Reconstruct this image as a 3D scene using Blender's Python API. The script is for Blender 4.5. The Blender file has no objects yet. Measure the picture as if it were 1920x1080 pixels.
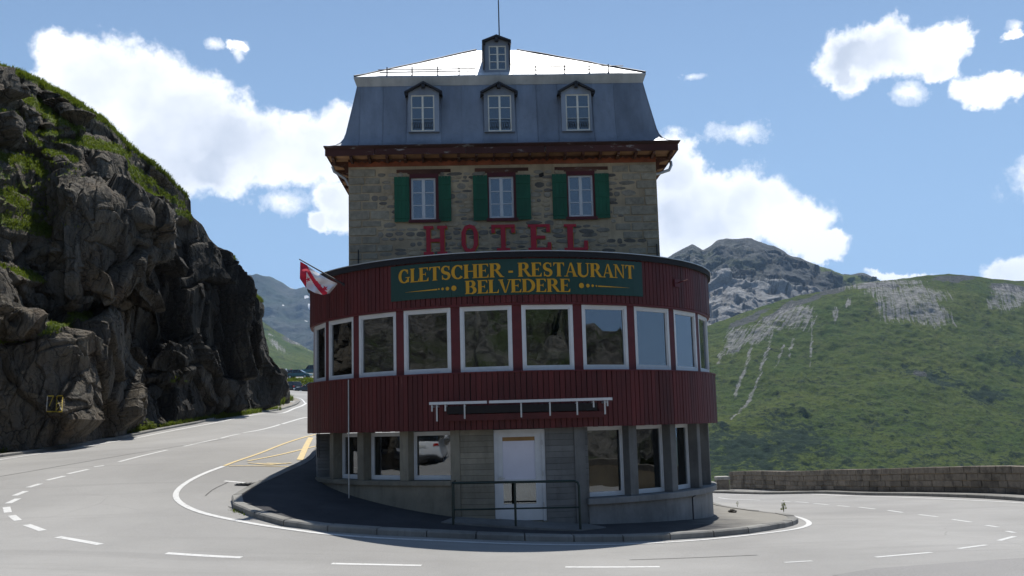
import bpy, math, random
import numpy as np
from mathutils import Vector, Matrix
random.seed(7); rng = np.random.default_rng(11)
scene = bpy.context.scene
COL = scene.collection
PI = math.pi

# ------------------------------------------------------------------ camera
FOC = 1870.0; PITCH = math.atan(255/1870); ROLL = math.radians(1.5); CZ = 2.45
_F = Vector((0, math.cos(PITCH), math.sin(PITCH))); _U0 = Vector((0, -math.sin(PITCH), math.cos(PITCH))); _R0 = Vector((1, 0, 0))
_R = _R0*math.cos(ROLL) - _U0*math.sin(ROLL); _U = _U0*math.cos(ROLL) + _R0*math.sin(ROLL)
cam_d = bpy.data.cameras.new('camera'); cam = bpy.data.objects.new('camera', cam_d); COL.objects.link(cam)
cam_d.sensor_width = 36; cam_d.lens = FOC/1920*36; cam_d.clip_start = .1; cam_d.clip_end = 60000
M = Matrix.Identity(4)
for i in range(3):
    M[i][0] = _R[i]; M[i][1] = _U[i]; M[i][2] = -_F[i]
M[0][3], M[1][3], M[2][3] = 0, 0, CZ
cam.matrix_world = M
scene.camera = cam
scene.render.resolution_x = 1024; scene.render.resolution_y = 576

def ray(px, py):
    u = (px-960)/FOC; v = (540-py)/FOC
    return _F + _R*u + _U*v
def P(px, py, Y):
    d = ray(px, py); t = Y/d.y
    return Vector((d.x*t, Y, CZ + d.z*t))

# ------------------------------------------------------------------ light, sky
SUN = Vector((.13, .46, 1.0)).normalized()
sun_d = bpy.data.lights.new('sun', 'SUN'); sun_d.energy = 4.8; sun_d.angle = math.radians(.53); sun_d.color = (1.0, .955, .88)
sun = bpy.data.objects.new('sun', sun_d); COL.objects.link(sun)
sun.rotation_euler = SUN.to_track_quat('Z', 'Y').to_euler()
scene.view_settings.view_transform = 'Standard'; scene.view_settings.look = 'None'
scene.view_settings.exposure = EXPOSURE = 0.38; scene.view_settings.gamma = 1
scene.view_settings.use_curve_mapping = False
SKYSTR = .077
world = bpy.data.worlds.new('World'); scene.world = world; world.use_nodes = True
wn = world.node_tree.nodes; wl = world.node_tree.links
for n in list(wn): wn.remove(n)
def N(t, **k):
    n = wn.new(t)
    for a, b in k.items(): setattr(n, a, b)
    return n
wo = N('ShaderNodeOutputWorld'); bg = N('ShaderNodeBackground'); bg.inputs[1].default_value = SKYSTR
sky = N('ShaderNodeTexSky'); sky.sky_type = 'NISHITA'; sky.sun_disc = False
sky.sun_elevation = math.asin(SUN.z); sky.sun_rotation = math.atan2(SUN.x, SUN.y)
sky.altitude = 2200; sky.air_density = 1.25; sky.dust_density = .6; sky.ozone_density = 1.4
geo = N('ShaderNodeTexCoord')
sep = N('ShaderNodeSeparateXYZ'); wl.new(geo.outputs['Generated'], sep.inputs[0])
at = N('ShaderNodeMath', operation='ARCTAN2'); wl.new(sep.outputs[0], at.inputs[0]); wl.new(sep.outputs[1], at.inputs[1])
asn = N('ShaderNodeMath', operation='ARCSINE'); wl.new(sep.outputs[2], asn.inputs[0])
cmb = N('ShaderNodeCombineXYZ'); wl.new(at.outputs[0], cmb.inputs[0]); wl.new(asn.outputs[0], cmb.inputs[1])
def ae(px, py):
    d = ray(px, py).normalized(); return math.atan2(d.x, d.y), math.asin(d.z)
blobs = [(115,150,55,62),(185,165,80,78),(262,185,92,88),(345,235,98,88),(300,300,120,90),(420,262,90,75),(490,270,75,60),(565,275,75,55),(640,268,75,62),(720,280,80,60),(395,320,70,45),
 (625,360,46,36),(597,408,30,26),(650,390,40,40),
 (1270,330,60,68),(1335,365,62,58),(1410,385,70,72),(1480,425,70,52),(1545,463,48,26),(1300,420,120,90),
 (1598,115,58,52),(1665,95,72,55),(1740,88,62,48),(1790,72,40,36),(1585,160,28,32),(1770,125,40,26),
 (1858,168,52,34),(1915,155,45,26),(1690,516,48,13),(1885,508,56,26),(1950,515,60,36),
 (445,97,20,15),(1903,55,18,14),(2100,330,160,60),(-120,330,140,70),(2300,140,150,60)]
def warp_noise(scale, detail, amp):
    nz = N('ShaderNodeTexNoise'); nz.inputs['Scale'].default_value = scale; nz.inputs['Detail'].default_value = detail; nz.inputs['Roughness'].default_value = .6
    wl.new(geo.outputs['Generated'], nz.inputs['Vector'])
    sb = N('ShaderNodeVectorMath', operation='SUBTRACT'); wl.new(nz.outputs['Color'], sb.inputs[0]); sb.inputs[1].default_value = (.5,.5,.5)
    sc = N('ShaderNodeVectorMath', operation='SCALE'); wl.new(sb.outputs[0], sc.inputs[0]); sc.inputs['Scale'].default_value = amp
    return sc.outputs[0]
w1 = warp_noise(13, 8, .062)
w2 = warp_noise(55, 6, .020)
ad = N('ShaderNodeVectorMath', operation='ADD'); wl.new(cmb.outputs[0], ad.inputs[0]); wl.new(w1, ad.inputs[1])
ad2 = N('ShaderNodeVectorMath', operation='ADD'); wl.new(ad.outputs[0], ad2.inputs[0]); wl.new(w2, ad2.inputs[1])
small_blobs = [(525,381,62,30),(1385,247,72,24),(1300,143,32,12),(400,85,22,12),(447,97,20,18),(1903,55,18,14),(1702,172,34,22),(1588,165,26,30)]
def field(vec_out, blobs=blobs):
    last = None
    for (bx, by, rx, ry) in blobs:
        a0, e0 = ae(bx, by)
        s = N('ShaderNodeVectorMath', operation='SUBTRACT'); wl.new(vec_out, s.inputs[0]); s.inputs[1].default_value = (a0, e0, 0)
        m = N('ShaderNodeVectorMath', operation='MULTIPLY'); wl.new(s.outputs[0], m.inputs[0]); m.inputs[1].default_value = (FOC/rx, FOC/ry, 0)
        l = N('ShaderNodeVectorMath', operation='LENGTH'); wl.new(m.outputs[0], l.inputs[0])
        if last is None: last = l.outputs['Value']
        else:
            mn = N('ShaderNodeMath', operation='SMOOTH_MIN'); mn.inputs[2].default_value = .25
            wl.new(last, mn.inputs[0]); wl.new(l.outputs['Value'], mn.inputs[1]); last = mn.outputs[0]
    return last
f0 = field(ad2.outputs[0])
w3 = warp_noise(24, 7, .022); ad3 = N('ShaderNodeVectorMath', operation='ADD'); wl.new(cmb.outputs[0], ad3.inputs[0]); wl.new(w3, ad3.inputs[1])
f1s = field(ad3.outputs[0], small_blobs)
# clouds elsewhere in the sky, same kind of cover
nz = N('ShaderNodeTexNoise'); nz.inputs['Scale'].default_value = 2.6; nz.inputs['Detail'].default_value = 9; nz.inputs['Roughness'].default_value = .56
wl.new(geo.outputs['Generated'], nz.inputs['Vector'])
mr2 = N('ShaderNodeMapRange'); mr2.inputs[1].default_value = .65; mr2.inputs[2].default_value = .73; wl.new(nz.outputs[0], mr2.inputs[0])
away = N('ShaderNodeMapRange'); away.inputs[1].default_value = .62; away.inputs[2].default_value = .45; wl.new(sep.outputs[1], away.inputs[0])
aw = N('ShaderNodeMath', operation='MULTIPLY'); wl.new(mr2.outputs[0], aw.inputs[0]); wl.new(away.outputs[0], aw.inputs[1])
mr = N('ShaderNodeMapRange'); mr.interpolation_type = 'SMOOTHSTEP'; wsp = N('ShaderNodeTexNoise'); wsp.inputs['Scale'].default_value = 34; wsp.inputs['Detail'].default_value = 7; wsp.inputs['Roughness'].default_value = .65; wl.new(geo.outputs['Generated'], wsp.inputs['Vector'])
wa = N('ShaderNodeMath', operation='MULTIPLY_ADD'); wa.inputs[1].default_value = .9; wa.inputs[2].default_value = -.45; wl.new(wsp.outputs[0], wa.inputs[0])
wb = N('ShaderNodeMath', operation='ADD'); wl.new(wa.outputs[0], wb.inputs[0]); wl.new(f0, wb.inputs[1])
mr.inputs[1].default_value = 1.18; mr.inputs[2].default_value = .78; wl.new(wb.outputs[0], mr.inputs[0])
wc = N('ShaderNodeMath', operation='MULTIPLY_ADD'); wc.inputs[1].default_value = 2.6; wc.inputs[2].default_value = -1.3; wl.new(wsp.outputs[0], wc.inputs[0])
wd = N('ShaderNodeMath', operation='ADD'); wl.new(wc.outputs[0], wd.inputs[0]); wl.new(f1s, wd.inputs[1])
mr3 = N('ShaderNodeMapRange'); mr3.inputs[1].default_value = 1.0; mr3.inputs[2].default_value = .1; mr3.inputs[4].default_value = .95; wl.new(wd.outputs[0], mr3.inputs[0])
mx0 = N('ShaderNodeMath', operation='MAXIMUM'); wl.new(mr.outputs[0], mx0.inputs[0]); wl.new(mr3.outputs[0], mx0.inputs[1])
mx = N('ShaderNodeMath', operation='MAXIMUM'); wl.new(mx0.outputs[0], mx.inputs[0]); wl.new(aw.outputs[0], mx.inputs[1])
# cloud body tone: soft grey undersides, white rims
n3 = N('ShaderNodeTexNoise'); n3.inputs['Scale'].default_value = 6; n3.inputs['Detail'].default_value = 5; wl.new(geo.outputs['Generated'], n3.inputs['Vector'])
core = N('ShaderNodeMapRange'); core.inputs[1].default_value = 1.0; core.inputs[2].default_value = .45; wl.new(f0, core.inputs[0])
tn = N('ShaderNodeMapRange'); tn.inputs[1].default_value = .42; tn.inputs[2].default_value = .66; wl.new(n3.outputs[0], tn.inputs[0])
gm = N('ShaderNodeMath', operation='MULTIPLY'); wl.new(core.outputs[0], gm.inputs[0]); wl.new(tn.outputs[0], gm.inputs[1])
cc = N('ShaderNodeMix', data_type='RGBA'); wl.new(gm.outputs[0], cc.inputs[0])
CB = 1.0/SKYSTR
cc.inputs[6].default_value = (1.02*CB, 1.03*CB, 1.05*CB, 1); cc.inputs[7].default_value = (.50*CB, .55*CB, .64*CB, 1)
hz = N('ShaderNodeMix', data_type='RGBA'); hzf = N('ShaderNodeMapRange'); hzf.inputs[1].default_value = .02; hzf.inputs[2].default_value = .50; hzf.inputs[3].default_value = .88; hzf.inputs[4].default_value = .05; wl.new(sep.outputs[2], hzf.inputs[0]); wl.new(hzf.outputs[0], hz.inputs[0])   # thin high haze over the blue
hz.inputs[7].default_value = (.275*CB, .45*CB, .70*CB, 1); wl.new(sky.outputs[0], hz.inputs[6])
fm = N('ShaderNodeMix', data_type='RGBA'); wl.new(mx.outputs[0], fm.inputs[0]); wl.new(hz.outputs[2], fm.inputs[6]); wl.new(cc.outputs[2], fm.inputs[7])
wl.new(fm.outputs[2], bg.inputs[0]); wl.new(bg.outputs[0], wo.inputs[0])

# ------------------------------------------------------------------ helpers
def tag(o, label=None, cat=None, group=None, kind=None):
    if label: o['label'] = label
    if cat: o['category'] = cat
    if group: o['group'] = group
    if kind: o['kind'] = kind
    return o
def empty(name, loc, label, cat, group=None, rz=0):
    o = bpy.data.objects.new(name, None); COL.objects.link(o); o.location = loc; o.rotation_euler = (0, 0, rz); o.empty_display_size = .3
    return tag(o, label, cat, group)
def link(name, me, parent=None, loc=None, rot=None, scale=None):
    o = bpy.data.objects.new(name, me); COL.objects.link(o)
    if parent: o.parent = parent
    if loc is not None: o.location = loc
    if rot is not None: o.rotation_euler = rot
    if scale is not None: o.scale = scale
    return o
class MB:
    """collects geometry for ONE mesh"""
    def __init__(s): s.v = []; s.f = []; s.m = []; s.sm = []
    def add(s, vs, fs, mi=0, smooth=False):
        b = len(s.v); s.v += [tuple(v) for v in vs]; s.f += [tuple(b+i for i in f) for f in fs]; s.m += [mi]*len(fs); s.sm += [smooth]*len(fs); return s
    def box(s, x0, x1, y0, y1, z0, z1, T=None, mi=0):
        vs = [Vector(p) for p in ((x0,y0,z0),(x1,y0,z0),(x1,y1,z0),(x0,y1,z0),(x0,y0,z1),(x1,y0,z1),(x1,y1,z1),(x0,y1,z1))]
        if T is not None: vs = [T @ v for v in vs]
        return s.add(vs, [(0,3,2,1),(4,5,6,7),(0,1,5,4),(1,2,6,5),(2,3,7,6),(3,0,4,7)], mi)
    def prism(s, poly, y0, y1, T=None, mi=0):
        """poly in x,z; extruded y0(front)..y1"""
        n = len(poly); vs = [Vector((p[0], y0, p[1])) for p in poly] + [Vector((p[0], y1, p[1])) for p in poly]
        if T is not None: vs = [T @ v for v in vs]
        return s.add(vs, [tuple(range(n)), tuple(range(2*n-1, n-1, -1))] + [(i, i+n, (i+1) % n+n, (i+1) % n) for i in range(n)], mi)
    def tube(s, pts, r, n=8, T=None, mi=0, cap=True):
        pts = [Vector(p) for p in pts]
        if T is not None: pts = [T @ p for p in pts]
        rs = r if isinstance(r, (list, tuple)) else [r]*len(pts)
        vs = []; k = len(pts)
        for i, p in enumerate(pts):
            d = (pts[min(i+1, k-1)]-pts[max(i-1, 0)]).normalized()
            a = d.orthogonal().normalized() if i == 0 else (pa - d*pa.dot(d)).normalized()
            pa = a; b = d.cross(a)
            vs += [p + (a*math.cos(2*PI*j/n) + b*math.sin(2*PI*j/n))*rs[i] for j in range(n)]
        fs = [(i*n+j, i*n+(j+1) % n, (i+1)*n+(j+1) % n, (i+1)*n+j) for i in range(k-1) for j in range(n)]
        s.add(vs, fs, mi, True)
        if cap: s.add(vs[:n], [tuple(range(n-1, -1, -1))], mi); s.add(vs[-n:], [tuple(range(n))], mi)
        return s
    def cyl(s, c, axis, r, h, n=16, T=None, mi=0):
        c = Vector(c); a = Vector(axis).normalized()
        return s.tube([c-a*h/2, c+a*h/2], r, n, T, mi)
    def grid(s, rows, mi=0, smooth=True, closed=False):
        nr = len(rows); nc = len(rows[0]); vs = [p for r in rows for p in r]
        fs = [(i*nc+j, i*nc+(j+1) % nc, (i+1)*nc+(j+1) % nc, (i+1)*nc+j) for i in range(nr-1) for j in range(nc if closed else nc-1)]
        return s.add(vs, fs, mi, smooth)
    def mesh(s, name, mats, off=None):
        me = bpy.data.meshes.new(name)
        vs = s.v if off is None else [(v[0]-off[0], v[1]-off[1], v[2]-off[2]) for v in s.v]
        me.from_pydata(vs, [], s.f)
        for m_ in (mats if isinstance(mats, (list, tuple)) else [mats]): me.materials.append(m_)
        me.polygons.foreach_set('material_index', s.m); me.polygons.foreach_set('use_smooth', s.sm); me.update()
        return me
    def build(s, name, mats, parent=None, bevel=0):
        """vertices are in world space; parts sit at their thing's origin"""
        off = None
        if parent is not None:
            q = parent
            while q.parent is not None: q = q.parent
            off = q.location
        o = link(name, s.mesh(name, mats, off), parent)
        if bevel:
            b = o.modifiers.new('bevel', 'BEVEL'); b.width = bevel; b.segments = 2; b.limit_method = 'ANGLE'; b.angle_limit = math.radians(40)
        return o
def grid_mesh(name, V, mats, closed=False, smooth=True, attrs=None):
    """V: (rows, cols, 3) numpy"""
    nr, nc, _ = V.shape
    me = bpy.data.meshes.new(name); me.vertices.add(nr*nc); me.vertices.foreach_set('co', V.reshape(-1).astype(np.float32))
    i, j = np.meshgrid(np.arange(nr-1), np.arange(nc-1), indexing='ij'); a = (i*nc+j).ravel()
    q = np.stack([a, a+1, a+nc+1, a+nc], 1).astype(np.int32)
    me.loops.add(q.size); me.loops.foreach_set('vertex_index', q.ravel())
    me.polygons.add(len(q)); me.polygons.foreach_set('loop_start', np.arange(0, q.size, 4, dtype=np.int32))
    me.polygons.foreach_set('use_smooth', np.full(len(q), smooth))
    for m_ in mats: me.materials.append(m_)
    for k, arr in (attrs or {}).items():
        at_ = me.attributes.new(k, 'FLOAT', 'POINT'); at_.data.foreach_set('value', arr.reshape(-1).astype(np.float32))
    me.update(calc_edges=True); me.validate()
    return me

# ------------------------------------------------------------------ materials
class NT:
    def __init__(s, name):
        s.mat = bpy.data.materials.new(name); s.mat.use_nodes = True; s.t = s.mat.node_tree; s.n = s.t.nodes; s.b = s.n['Principled BSDF']; s.out = s.n['Material Output']
    def node(s, t, ins=None, **k):
        n = s.n.new(t)
        for a, b in k.items(): setattr(n, a, b)
        for a, b in (ins or {}).items():
            if isinstance(b, bpy.types.NodeSocket): s.t.links.new(b, n.inputs[a])
            else: n.inputs[a].default_value = b
        return n
    def lk(s, a, b): s.t.links.new(a, b)
    def coord(s, scale=(1,1,1), kind='Object', rot=(0,0,0)):
        tc = s.node('ShaderNodeTexCoord')
        mp = s.node('ShaderNodeMapping', {'Vector': tc.outputs[kind], 'Scale': scale, 'Rotation': rot}); return mp.outputs[0]
    def world(s, scale=(1,1,1)):
        g = s.node('ShaderNodeNewGeometry'); mp = s.node('ShaderNodeMapping', {'Vector': g.outputs['Position'], 'Scale': scale}); return mp.outputs[0]
    def noise(s, vec, scale, detail=5, rough=.55, dist=0):
        return s.node('ShaderNodeTexNoise', {'Vector': vec, 'Scale': scale, 'Detail': detail, 'Roughness': rough, 'Distortion': dist}).outputs[0]
    def ramp(s, fac, stops):
        r = s.node('ShaderNodeValToRGB', {'Fac': fac}); e = r.color_ramp.elements
        while len(e) > len(stops): e.remove(e[-1])
        while len(e) < len(stops): e.new(.5)
        for q, (p_, c_) in zip(e, stops):
            q.position = p_; q.color = (*c_, 1) if isinstance(c_, (tuple, list)) else (c_, c_, c_, 1)
        return r.outputs[0]
    def mix(s, fac, a, b, mode='MIX'):
        n = s.node('ShaderNodeMix', data_type='RGBA', blend_type=mode)
        for i, x in ((0, fac), (6, a), (7, b)):
            if isinstance(x, bpy.types.NodeSocket): s.lk(x, n.inputs[i])
            elif i == 0: n.inputs[0].default_value = x
            else: n.inputs[i].default_value = (*x, 1)
        return n.outputs[2]
    def math(s, op, a, b=0., c=None):
        n = s.node('ShaderNodeMath', operation=op)
        for i, x in enumerate((a, b) if c is None else (a, b, c)):
            if isinstance(x, bpy.types.NodeSocket): s.lk(x, n.inputs[i])
            else: n.inputs[i].default_value = x
        return n.outputs[0]
    def maprange(s, v, a, b, c=0., d=1., smooth=False):
        n = s.node('ShaderNodeMapRange', {'Value': v, 'From Min': a, 'From Max': b, 'To Min': c, 'To Max': d})
        if smooth: n.interpolation_type = 'SMOOTHSTEP'
        return n.outputs[0]
    def bump(s, h, strength=.5, dist=.02, prev=None):
        i = {'Height': h, 'Strength': strength, 'Distance': dist}
        if prev is not None: i['Normal'] = prev
        n = s.node('ShaderNodeBump', i); return n.outputs[0]
    def fin(s, color=None, rough=None, normal=None, metallic=None, spec=None):
        for k, x in (('Base Color', color), ('Roughness', rough), ('Normal', normal), ('Metallic', metallic), ('Specular IOR Level', spec)):
            if x is None: continue
            if isinstance(x, bpy.types.NodeSocket): s.lk(x, s.b.inputs[k])
            elif k == 'Base Color': s.b.inputs[k].default_value = (*x, 1)
            else: s.b.inputs[k].default_value = x
        return s.mat
def paint(name, c, rough=.6, var=.25, scale=3, stretch=(1,1,1), bump=.15, bscale=40, metallic=0, worn=None, wornamt=.62, rnd=.12, spec=.4):
    m = NT(name); v = m.world(stretch)
    n1 = m.noise(v, scale, 6, .6); d = tuple(x*(1-var) for x in c); l = tuple(min(1, x*(1+var)) for x in c)
    col = m.mix(m.maprange(n1, .3, .7), d, l)
    if rnd:
        oi = m.node('ShaderNodeObjectInfo'); k = m.maprange(oi.outputs['Random'], 0, 1, 1-rnd, 1+rnd)
        hs = m.node('ShaderNodeHueSaturation', {'Color': col, 'Value': k}); col = hs.outputs[0]
    if worn:
        n2 = m.noise(v, scale*4, 8, .7); col = m.mix(m.maprange(n2, wornamt, wornamt+.05), col, worn)
    bm_ = m.noise(v, bscale, 4, .6)
    return m.fin(col, rough, m.bump(bm_, bump, .01), metallic, spec)
def glass_mat(name, tint=(.55,.6,.6), ior=2.0, rough=.015):
    m = NT(name); fr = m.node('ShaderNodeFresnel', {'IOR': ior}); g = m.node('ShaderNodeBsdfGlossy', {'Color': (.9,.95,1,1), 'Roughness': rough})
    w = m.noise(m.world(), 1.3, 2, .4); m.lk(m.bump(w, .25, .012), g.inputs['Normal'])
    t = m.node('ShaderNodeBsdfTransparent', {'Color': (*tint, 1)}); mx_ = m.node('ShaderNodeMixShader', {0: fr.outputs[0], 1: t.outputs[0], 2: g.outputs[0]})
    m.lk(mx_.outputs[0], m.out.inputs[0]); return m.mat

MT = {}
MT['red'] = paint('red_wood_paint', (.078,.0105,.010), .65, .35, 1.6, (1,1,.2), .3, 60, rnd=.13, worn=(.13,.035,.03), wornamt=.64)
MT['red_trim'] = paint('dark_red_trim', (.085,.010,.013), .6, .2, 4)
MT['letter_red'] = paint('letter_red', (.42,.014,.03), .5, .12, 3, rnd=0)
MT['green'] = paint('shutter_green', (.008,.085,.042), .6, .2, 4, (1,1,.3), .2, 60, rnd=.12)
MT['sign_green'] = paint('sign_green', (.008,.042,.032), .45, .12, 2, rnd=0)
MT['gold'] = paint('sign_gold', (.50,.26,.010), .5, .1, 3, rnd=0)
MT['white'] = paint('white_window_paint', (.56,.57,.58), .45, .06, 5, rnd=.05, worn=(.5,.49,.46), wornamt=.66)
MT['cream'] = paint('cream_window_paint', (.70,.68,.60), .5, .08, 5, rnd=.05, worn=(.4,.37,.3), wornamt=.66)
MT['door_white'] = paint('door_panel_white', (.62,.61,.68), .5, .05, 2, rnd=0)
MT['dark'] = paint('dark_gap', (.02,.018,.018), .9, .1, 3, rnd=0)
MT['room'] = paint('room_dark', (.035,.033,.03), .9, .3, 1.0, rnd=0)
MT['brown'] = paint('old_brown_wood', (.085,.035,.022), .8, .5, 3, (.25,1,1), .5, 30, worn=(.30,.28,.25), wornamt=.60)
MT['fascia'] = paint('weathered_red_fascia', (.06,.020,.016), .8, .4, 1.5, (.3,1,1), .5, 25, worn=(.30,.27,.25), wornamt=.585, rnd=.2)
MT['soffit'] = paint('soffit_boards', (.32,.18,.09), .8, .3, 3, (1,1,1), .2, 20)
MT['frieze'] = paint('orange_frieze', (.25,.075,.035), .8, .45, 2.5, (1,1,1), .3, 20)
MT['gutter'] = paint('weathered_gutter', (.042,.017,.013), .7, .5, 1.2, (.4,1,1), .3, 25, worn=(.16,.14,.13), wornamt=.60, rnd=.1)
MT['metal_green'] = paint('rail_green', (.008,.022,.018), .4, .2, 4, rnd=0)
MT['metal'] = paint('grey_metal', (.45,.46,.46), .4, .15, 4, metallic=.5, rnd=0)
MT['dark_metal'] = paint('dark_metal', (.035,.035,.04), .5, .2, 4, metallic=.4, rnd=0)
MT['roof_edge'] = paint('roof_edge_black', (.012,.013,.016), .85, .2, 3, rnd=0)
MT['glass'] = glass_mat('window_glass', ior=2.5)
MT['glass_up'] = glass_mat('tower_glass', (.35,.4,.45), 2.1)
MT['black'] = paint('black_rubber', (.015,.015,.016), .7, .1, 4, rnd=0)
MT['flag_white'] = paint('flag_white', (.78,.76,.78), .8, .05, 4, rnd=0)
MT['flag_red'] = paint('flag_red', (.55,.02,.05), .8, .1, 4, rnd=0)

def zinc(name, c, met, rough):
    m = NT(name); v = m.world(); a = m.noise(m.world((1,1,.25)), 1.6, 7, .65); b = m.noise(v, 6, 6, .7)
    col = m.mix(m.maprange(a, .3, .72), tuple(x*.72 for x in c), tuple(min(1, x*1.22) for x in c))
    col = m.mix(m.maprange(b, .58, .75, 0, .35), col, tuple(x*.55 for x in c))
    oi = m.node('ShaderNodeObjectInfo'); hs = m.node('ShaderNodeHueSaturation', {'Color': col, 'Value': m.maprange(oi.outputs['Random'], 0, 1, .86, 1.14)})
    r = m.maprange(b, .3, .7, rough-.08, rough+.1)
    nb = m.bump(m.noise(v, 1.1, 3, .5), .5, .05); nb = m.bump(m.noise(v, 30, 3), .08, .01, nb)
    return m.fin(hs.outputs[0], r, nb, met)
MT['zinc'] = zinc('zinc_sheet_blue_grey', (.235,.255,.29), .5, .5)
MT['zinc_roof'] = zinc('pale_metal_roof', (.78,.79,.80), .25, .42)
MT['zinc_trim'] = zinc('pale_zinc_trim', (.42,.43,.43), .3, .5)

def concrete(name, c, streak=True):
    m = NT(name); v = m.world(); a = m.noise(v, .9, 7, .65); b = m.noise(v, 9, 6, .7); s_ = m.noise(m.world((2.5,2.5,.35)), 2.2, 6, .7)
    col = m.mix(m.maprange(a, .3, .7), tuple(x*.62 for x in c), tuple(x*1.25 for x in c))
    col = m.mix(m.maprange(s_, .5, .72, 0, .6), col, tuple(x*.5 for x in c))
    col = m.mix(m.maprange(b, .6, .8, 0, .5), col, tuple(x*1.6 for x in c))
    oi = m.node('ShaderNodeObjectInfo'); hs = m.node('ShaderNodeHueSaturation', {'Color': col, 'Value': m.maprange(oi.outputs['Random'], 0, 1, .85, 1.15)})
    nb = m.bump(b, .35, .012); nb = m.bump(m.noise(v, 70, 3), .3, .004, nb)
    return m.fin(hs.outputs[0], .88, nb)
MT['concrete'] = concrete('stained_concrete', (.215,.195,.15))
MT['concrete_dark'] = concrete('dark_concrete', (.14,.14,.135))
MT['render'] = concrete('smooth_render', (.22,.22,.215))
MT['kerb'] = concrete('granite_kerb', (.20,.195,.18))
MT['mortar'] = concrete('sandy_mortar', (.42,.33,.215))

def stone(name, c1, c2, moss=0):
    m = NT(name); oi = m.node('ShaderNodeObjectInfo'); v = m.world(); a = m.noise(v, 5, 7, .7); b = m.noise(v, 28, 5, .7)
    col = m.mix(oi.outputs['Random'], c1, c2)
    hs = m.node('ShaderNodeHueSaturation', {'Color': col, 'Value': m.maprange(a, .3, .7, .65, 1.3)})
    col = m.mix(m.maprange(b, .6, .72, 0, .5), hs.outputs[0], tuple(x*1.5 for x in c2))
    if moss: col = m.mix(m.maprange(m.noise(v, 1.1, 6, .65), .52, .62, 0, moss), col, (.045,.04,.032))
    nb = m.bump(a, .6, .03); nb = m.bump(b, .5, .01, nb)
    return m.fin(col, .9, nb)
MT['stone_grey'] = stone('slate_stone', (.20,.18,.145), (.31,.275,.215))
MT['stone_dark'] = stone('dark_stone', (.10,.092,.08), (.19,.17,.14))
MT['stone_tan'] = stone('tan_stone', (.33,.265,.18), (.38,.31,.215))
MT['quoin'] = stone('quoin_stone', (.24,.215,.165), (.32,.285,.215))
MT['wall_block'] = stone('granite_wall_block', (.125,.108,.083), (.25,.215,.17), .62)
MT['wall_cap'] = stone('pale_coping', (.30,.29,.27), (.38,.37,.34))

def asphalt(name, c, fine=1.0, patchy=.16):
    m = NT(name); v = m.world(); big = m.noise(v, .16, 5, .6); med = m.noise(v, 1.1, 6, .6); f_ = m.noise(v, 55, 4, .8)
    tr = m.noise(m.world((.12,1.9,1)), .9, 5, .6)
    col = m.mix(m.maprange(big, .35, .65), tuple(x*(1-patchy) for x in c), tuple(x*(1+patchy) for x in c))
    col = m.mix(m.maprange(med, .55, .75, 0, .35), col, tuple(x*.82 for x in c))
    col = m.mix(m.maprange(tr, .55, .68, 0, .45), col, tuple(x*.78 for x in c)); sp_ = m.noise(v, 5, 6, .8); col = m.mix(m.maprange(sp_, .66, .72, 0, .5), col, tuple(x*.6 for x in c))
    col = m.mix(m.maprange(f_, .45, .75, 0, .55*fine), col, tuple(x*1.35 for x in c))
    col = m.mix(m.maprange(f_, .5, .25, 0, .5*fine), col, tuple(x*.6 for x in c))
    vc = m.node('ShaderNodeTexVoronoi', {'Vector': m.mix(.12, v, m.node('ShaderNodeTexNoise', {'Vector': v, 'Scale': 1.5, 'Detail': 4.}).outputs['Color'], 'ADD'), 'Scale': .22}, feature='DISTANCE_TO_EDGE')
    crk = m.maprange(vc.outputs['Distance'], .0, .003, .30, 0); gate = m.maprange(big, .54, .6)
    col = m.mix(m.math('MULTIPLY', crk, gate), col, tuple(x*.3 for x in c))
    nb = m.bump(f_, .5, .01)
    return m.fin(col, .85, nb, spec=.25)
MT['asphalt'] = asphalt('pale_worn_asphalt', (.265,.26,.25))
MT['asphalt_dark'] = asphalt('dark_pavement_asphalt', (.11,.11,.115))
def marking(name, c, under):
    m = NT(name); v = m.world(); n = m.noise(v, 9, 8, .75); n2 = m.noise(v, 60, 4, .7)
    k = m.math('MULTIPLY', m.maprange(n, .52, .66), .75); col = m.mix(k, c, under); col = m.mix(m.maprange(n2, .55, .75, 0, .35), col, under)
    return m.fin(col, .7)
MT['mark_white'] = marking('road_paint_white', (.55,.55,.54), (.27,.265,.255))
MT['mark_faint'] = marking('road_paint_worn', (.42,.42,.41), (.26,.255,.245))
MT['mark_soft'] = marking('road_paint_soft', (.52,.52,.51), (.26,.255,.245))
MT['mark_yellow'] = marking('road_paint_yellow', (.56,.43,.20), (.28,.265,.235))
MT['gravel'] = asphalt('gravel_verge', (.24,.22,.19))
# ------------------------------------------------------------------ numpy noise
def _h(i, j, k, s):
    n = (i*374761393 + j*668265263 + k*2147483647 + s*1274126177) & 0xffffffff
    n = ((n ^ (n >> 13))*1274126177) & 0xffffffff; n = ((n ^ (n >> 16))*2246822519) & 0xffffffff
    return ((n ^ (n >> 15)) & 0xffffff)/float(0xffffff)
def vnoise(p, s=0):
    f = np.floor(p); t = p-f; i, j, k = (f[..., a].astype(np.int64) for a in range(3)); u = t*t*(3-2*t); r = 0
    for a in (0, 1):
        for b in (0, 1):
            for c in (0, 1):
                w = (u[..., 0] if a else 1-u[..., 0])*(u[..., 1] if b else 1-u[..., 1])*(u[..., 2] if c else 1-u[..., 2])
                r = r + w*_h(i+a, j+b, k+c, s)
    return r*2-1
def fbm(p, o=5, s=0, g=.5):
    r = 0; a = 1.; t = 0
    for q in range(o): r = r + a*vnoise(p*2**q + q*17.3, s+q); t += a; a *= g
    return r/t
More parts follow.
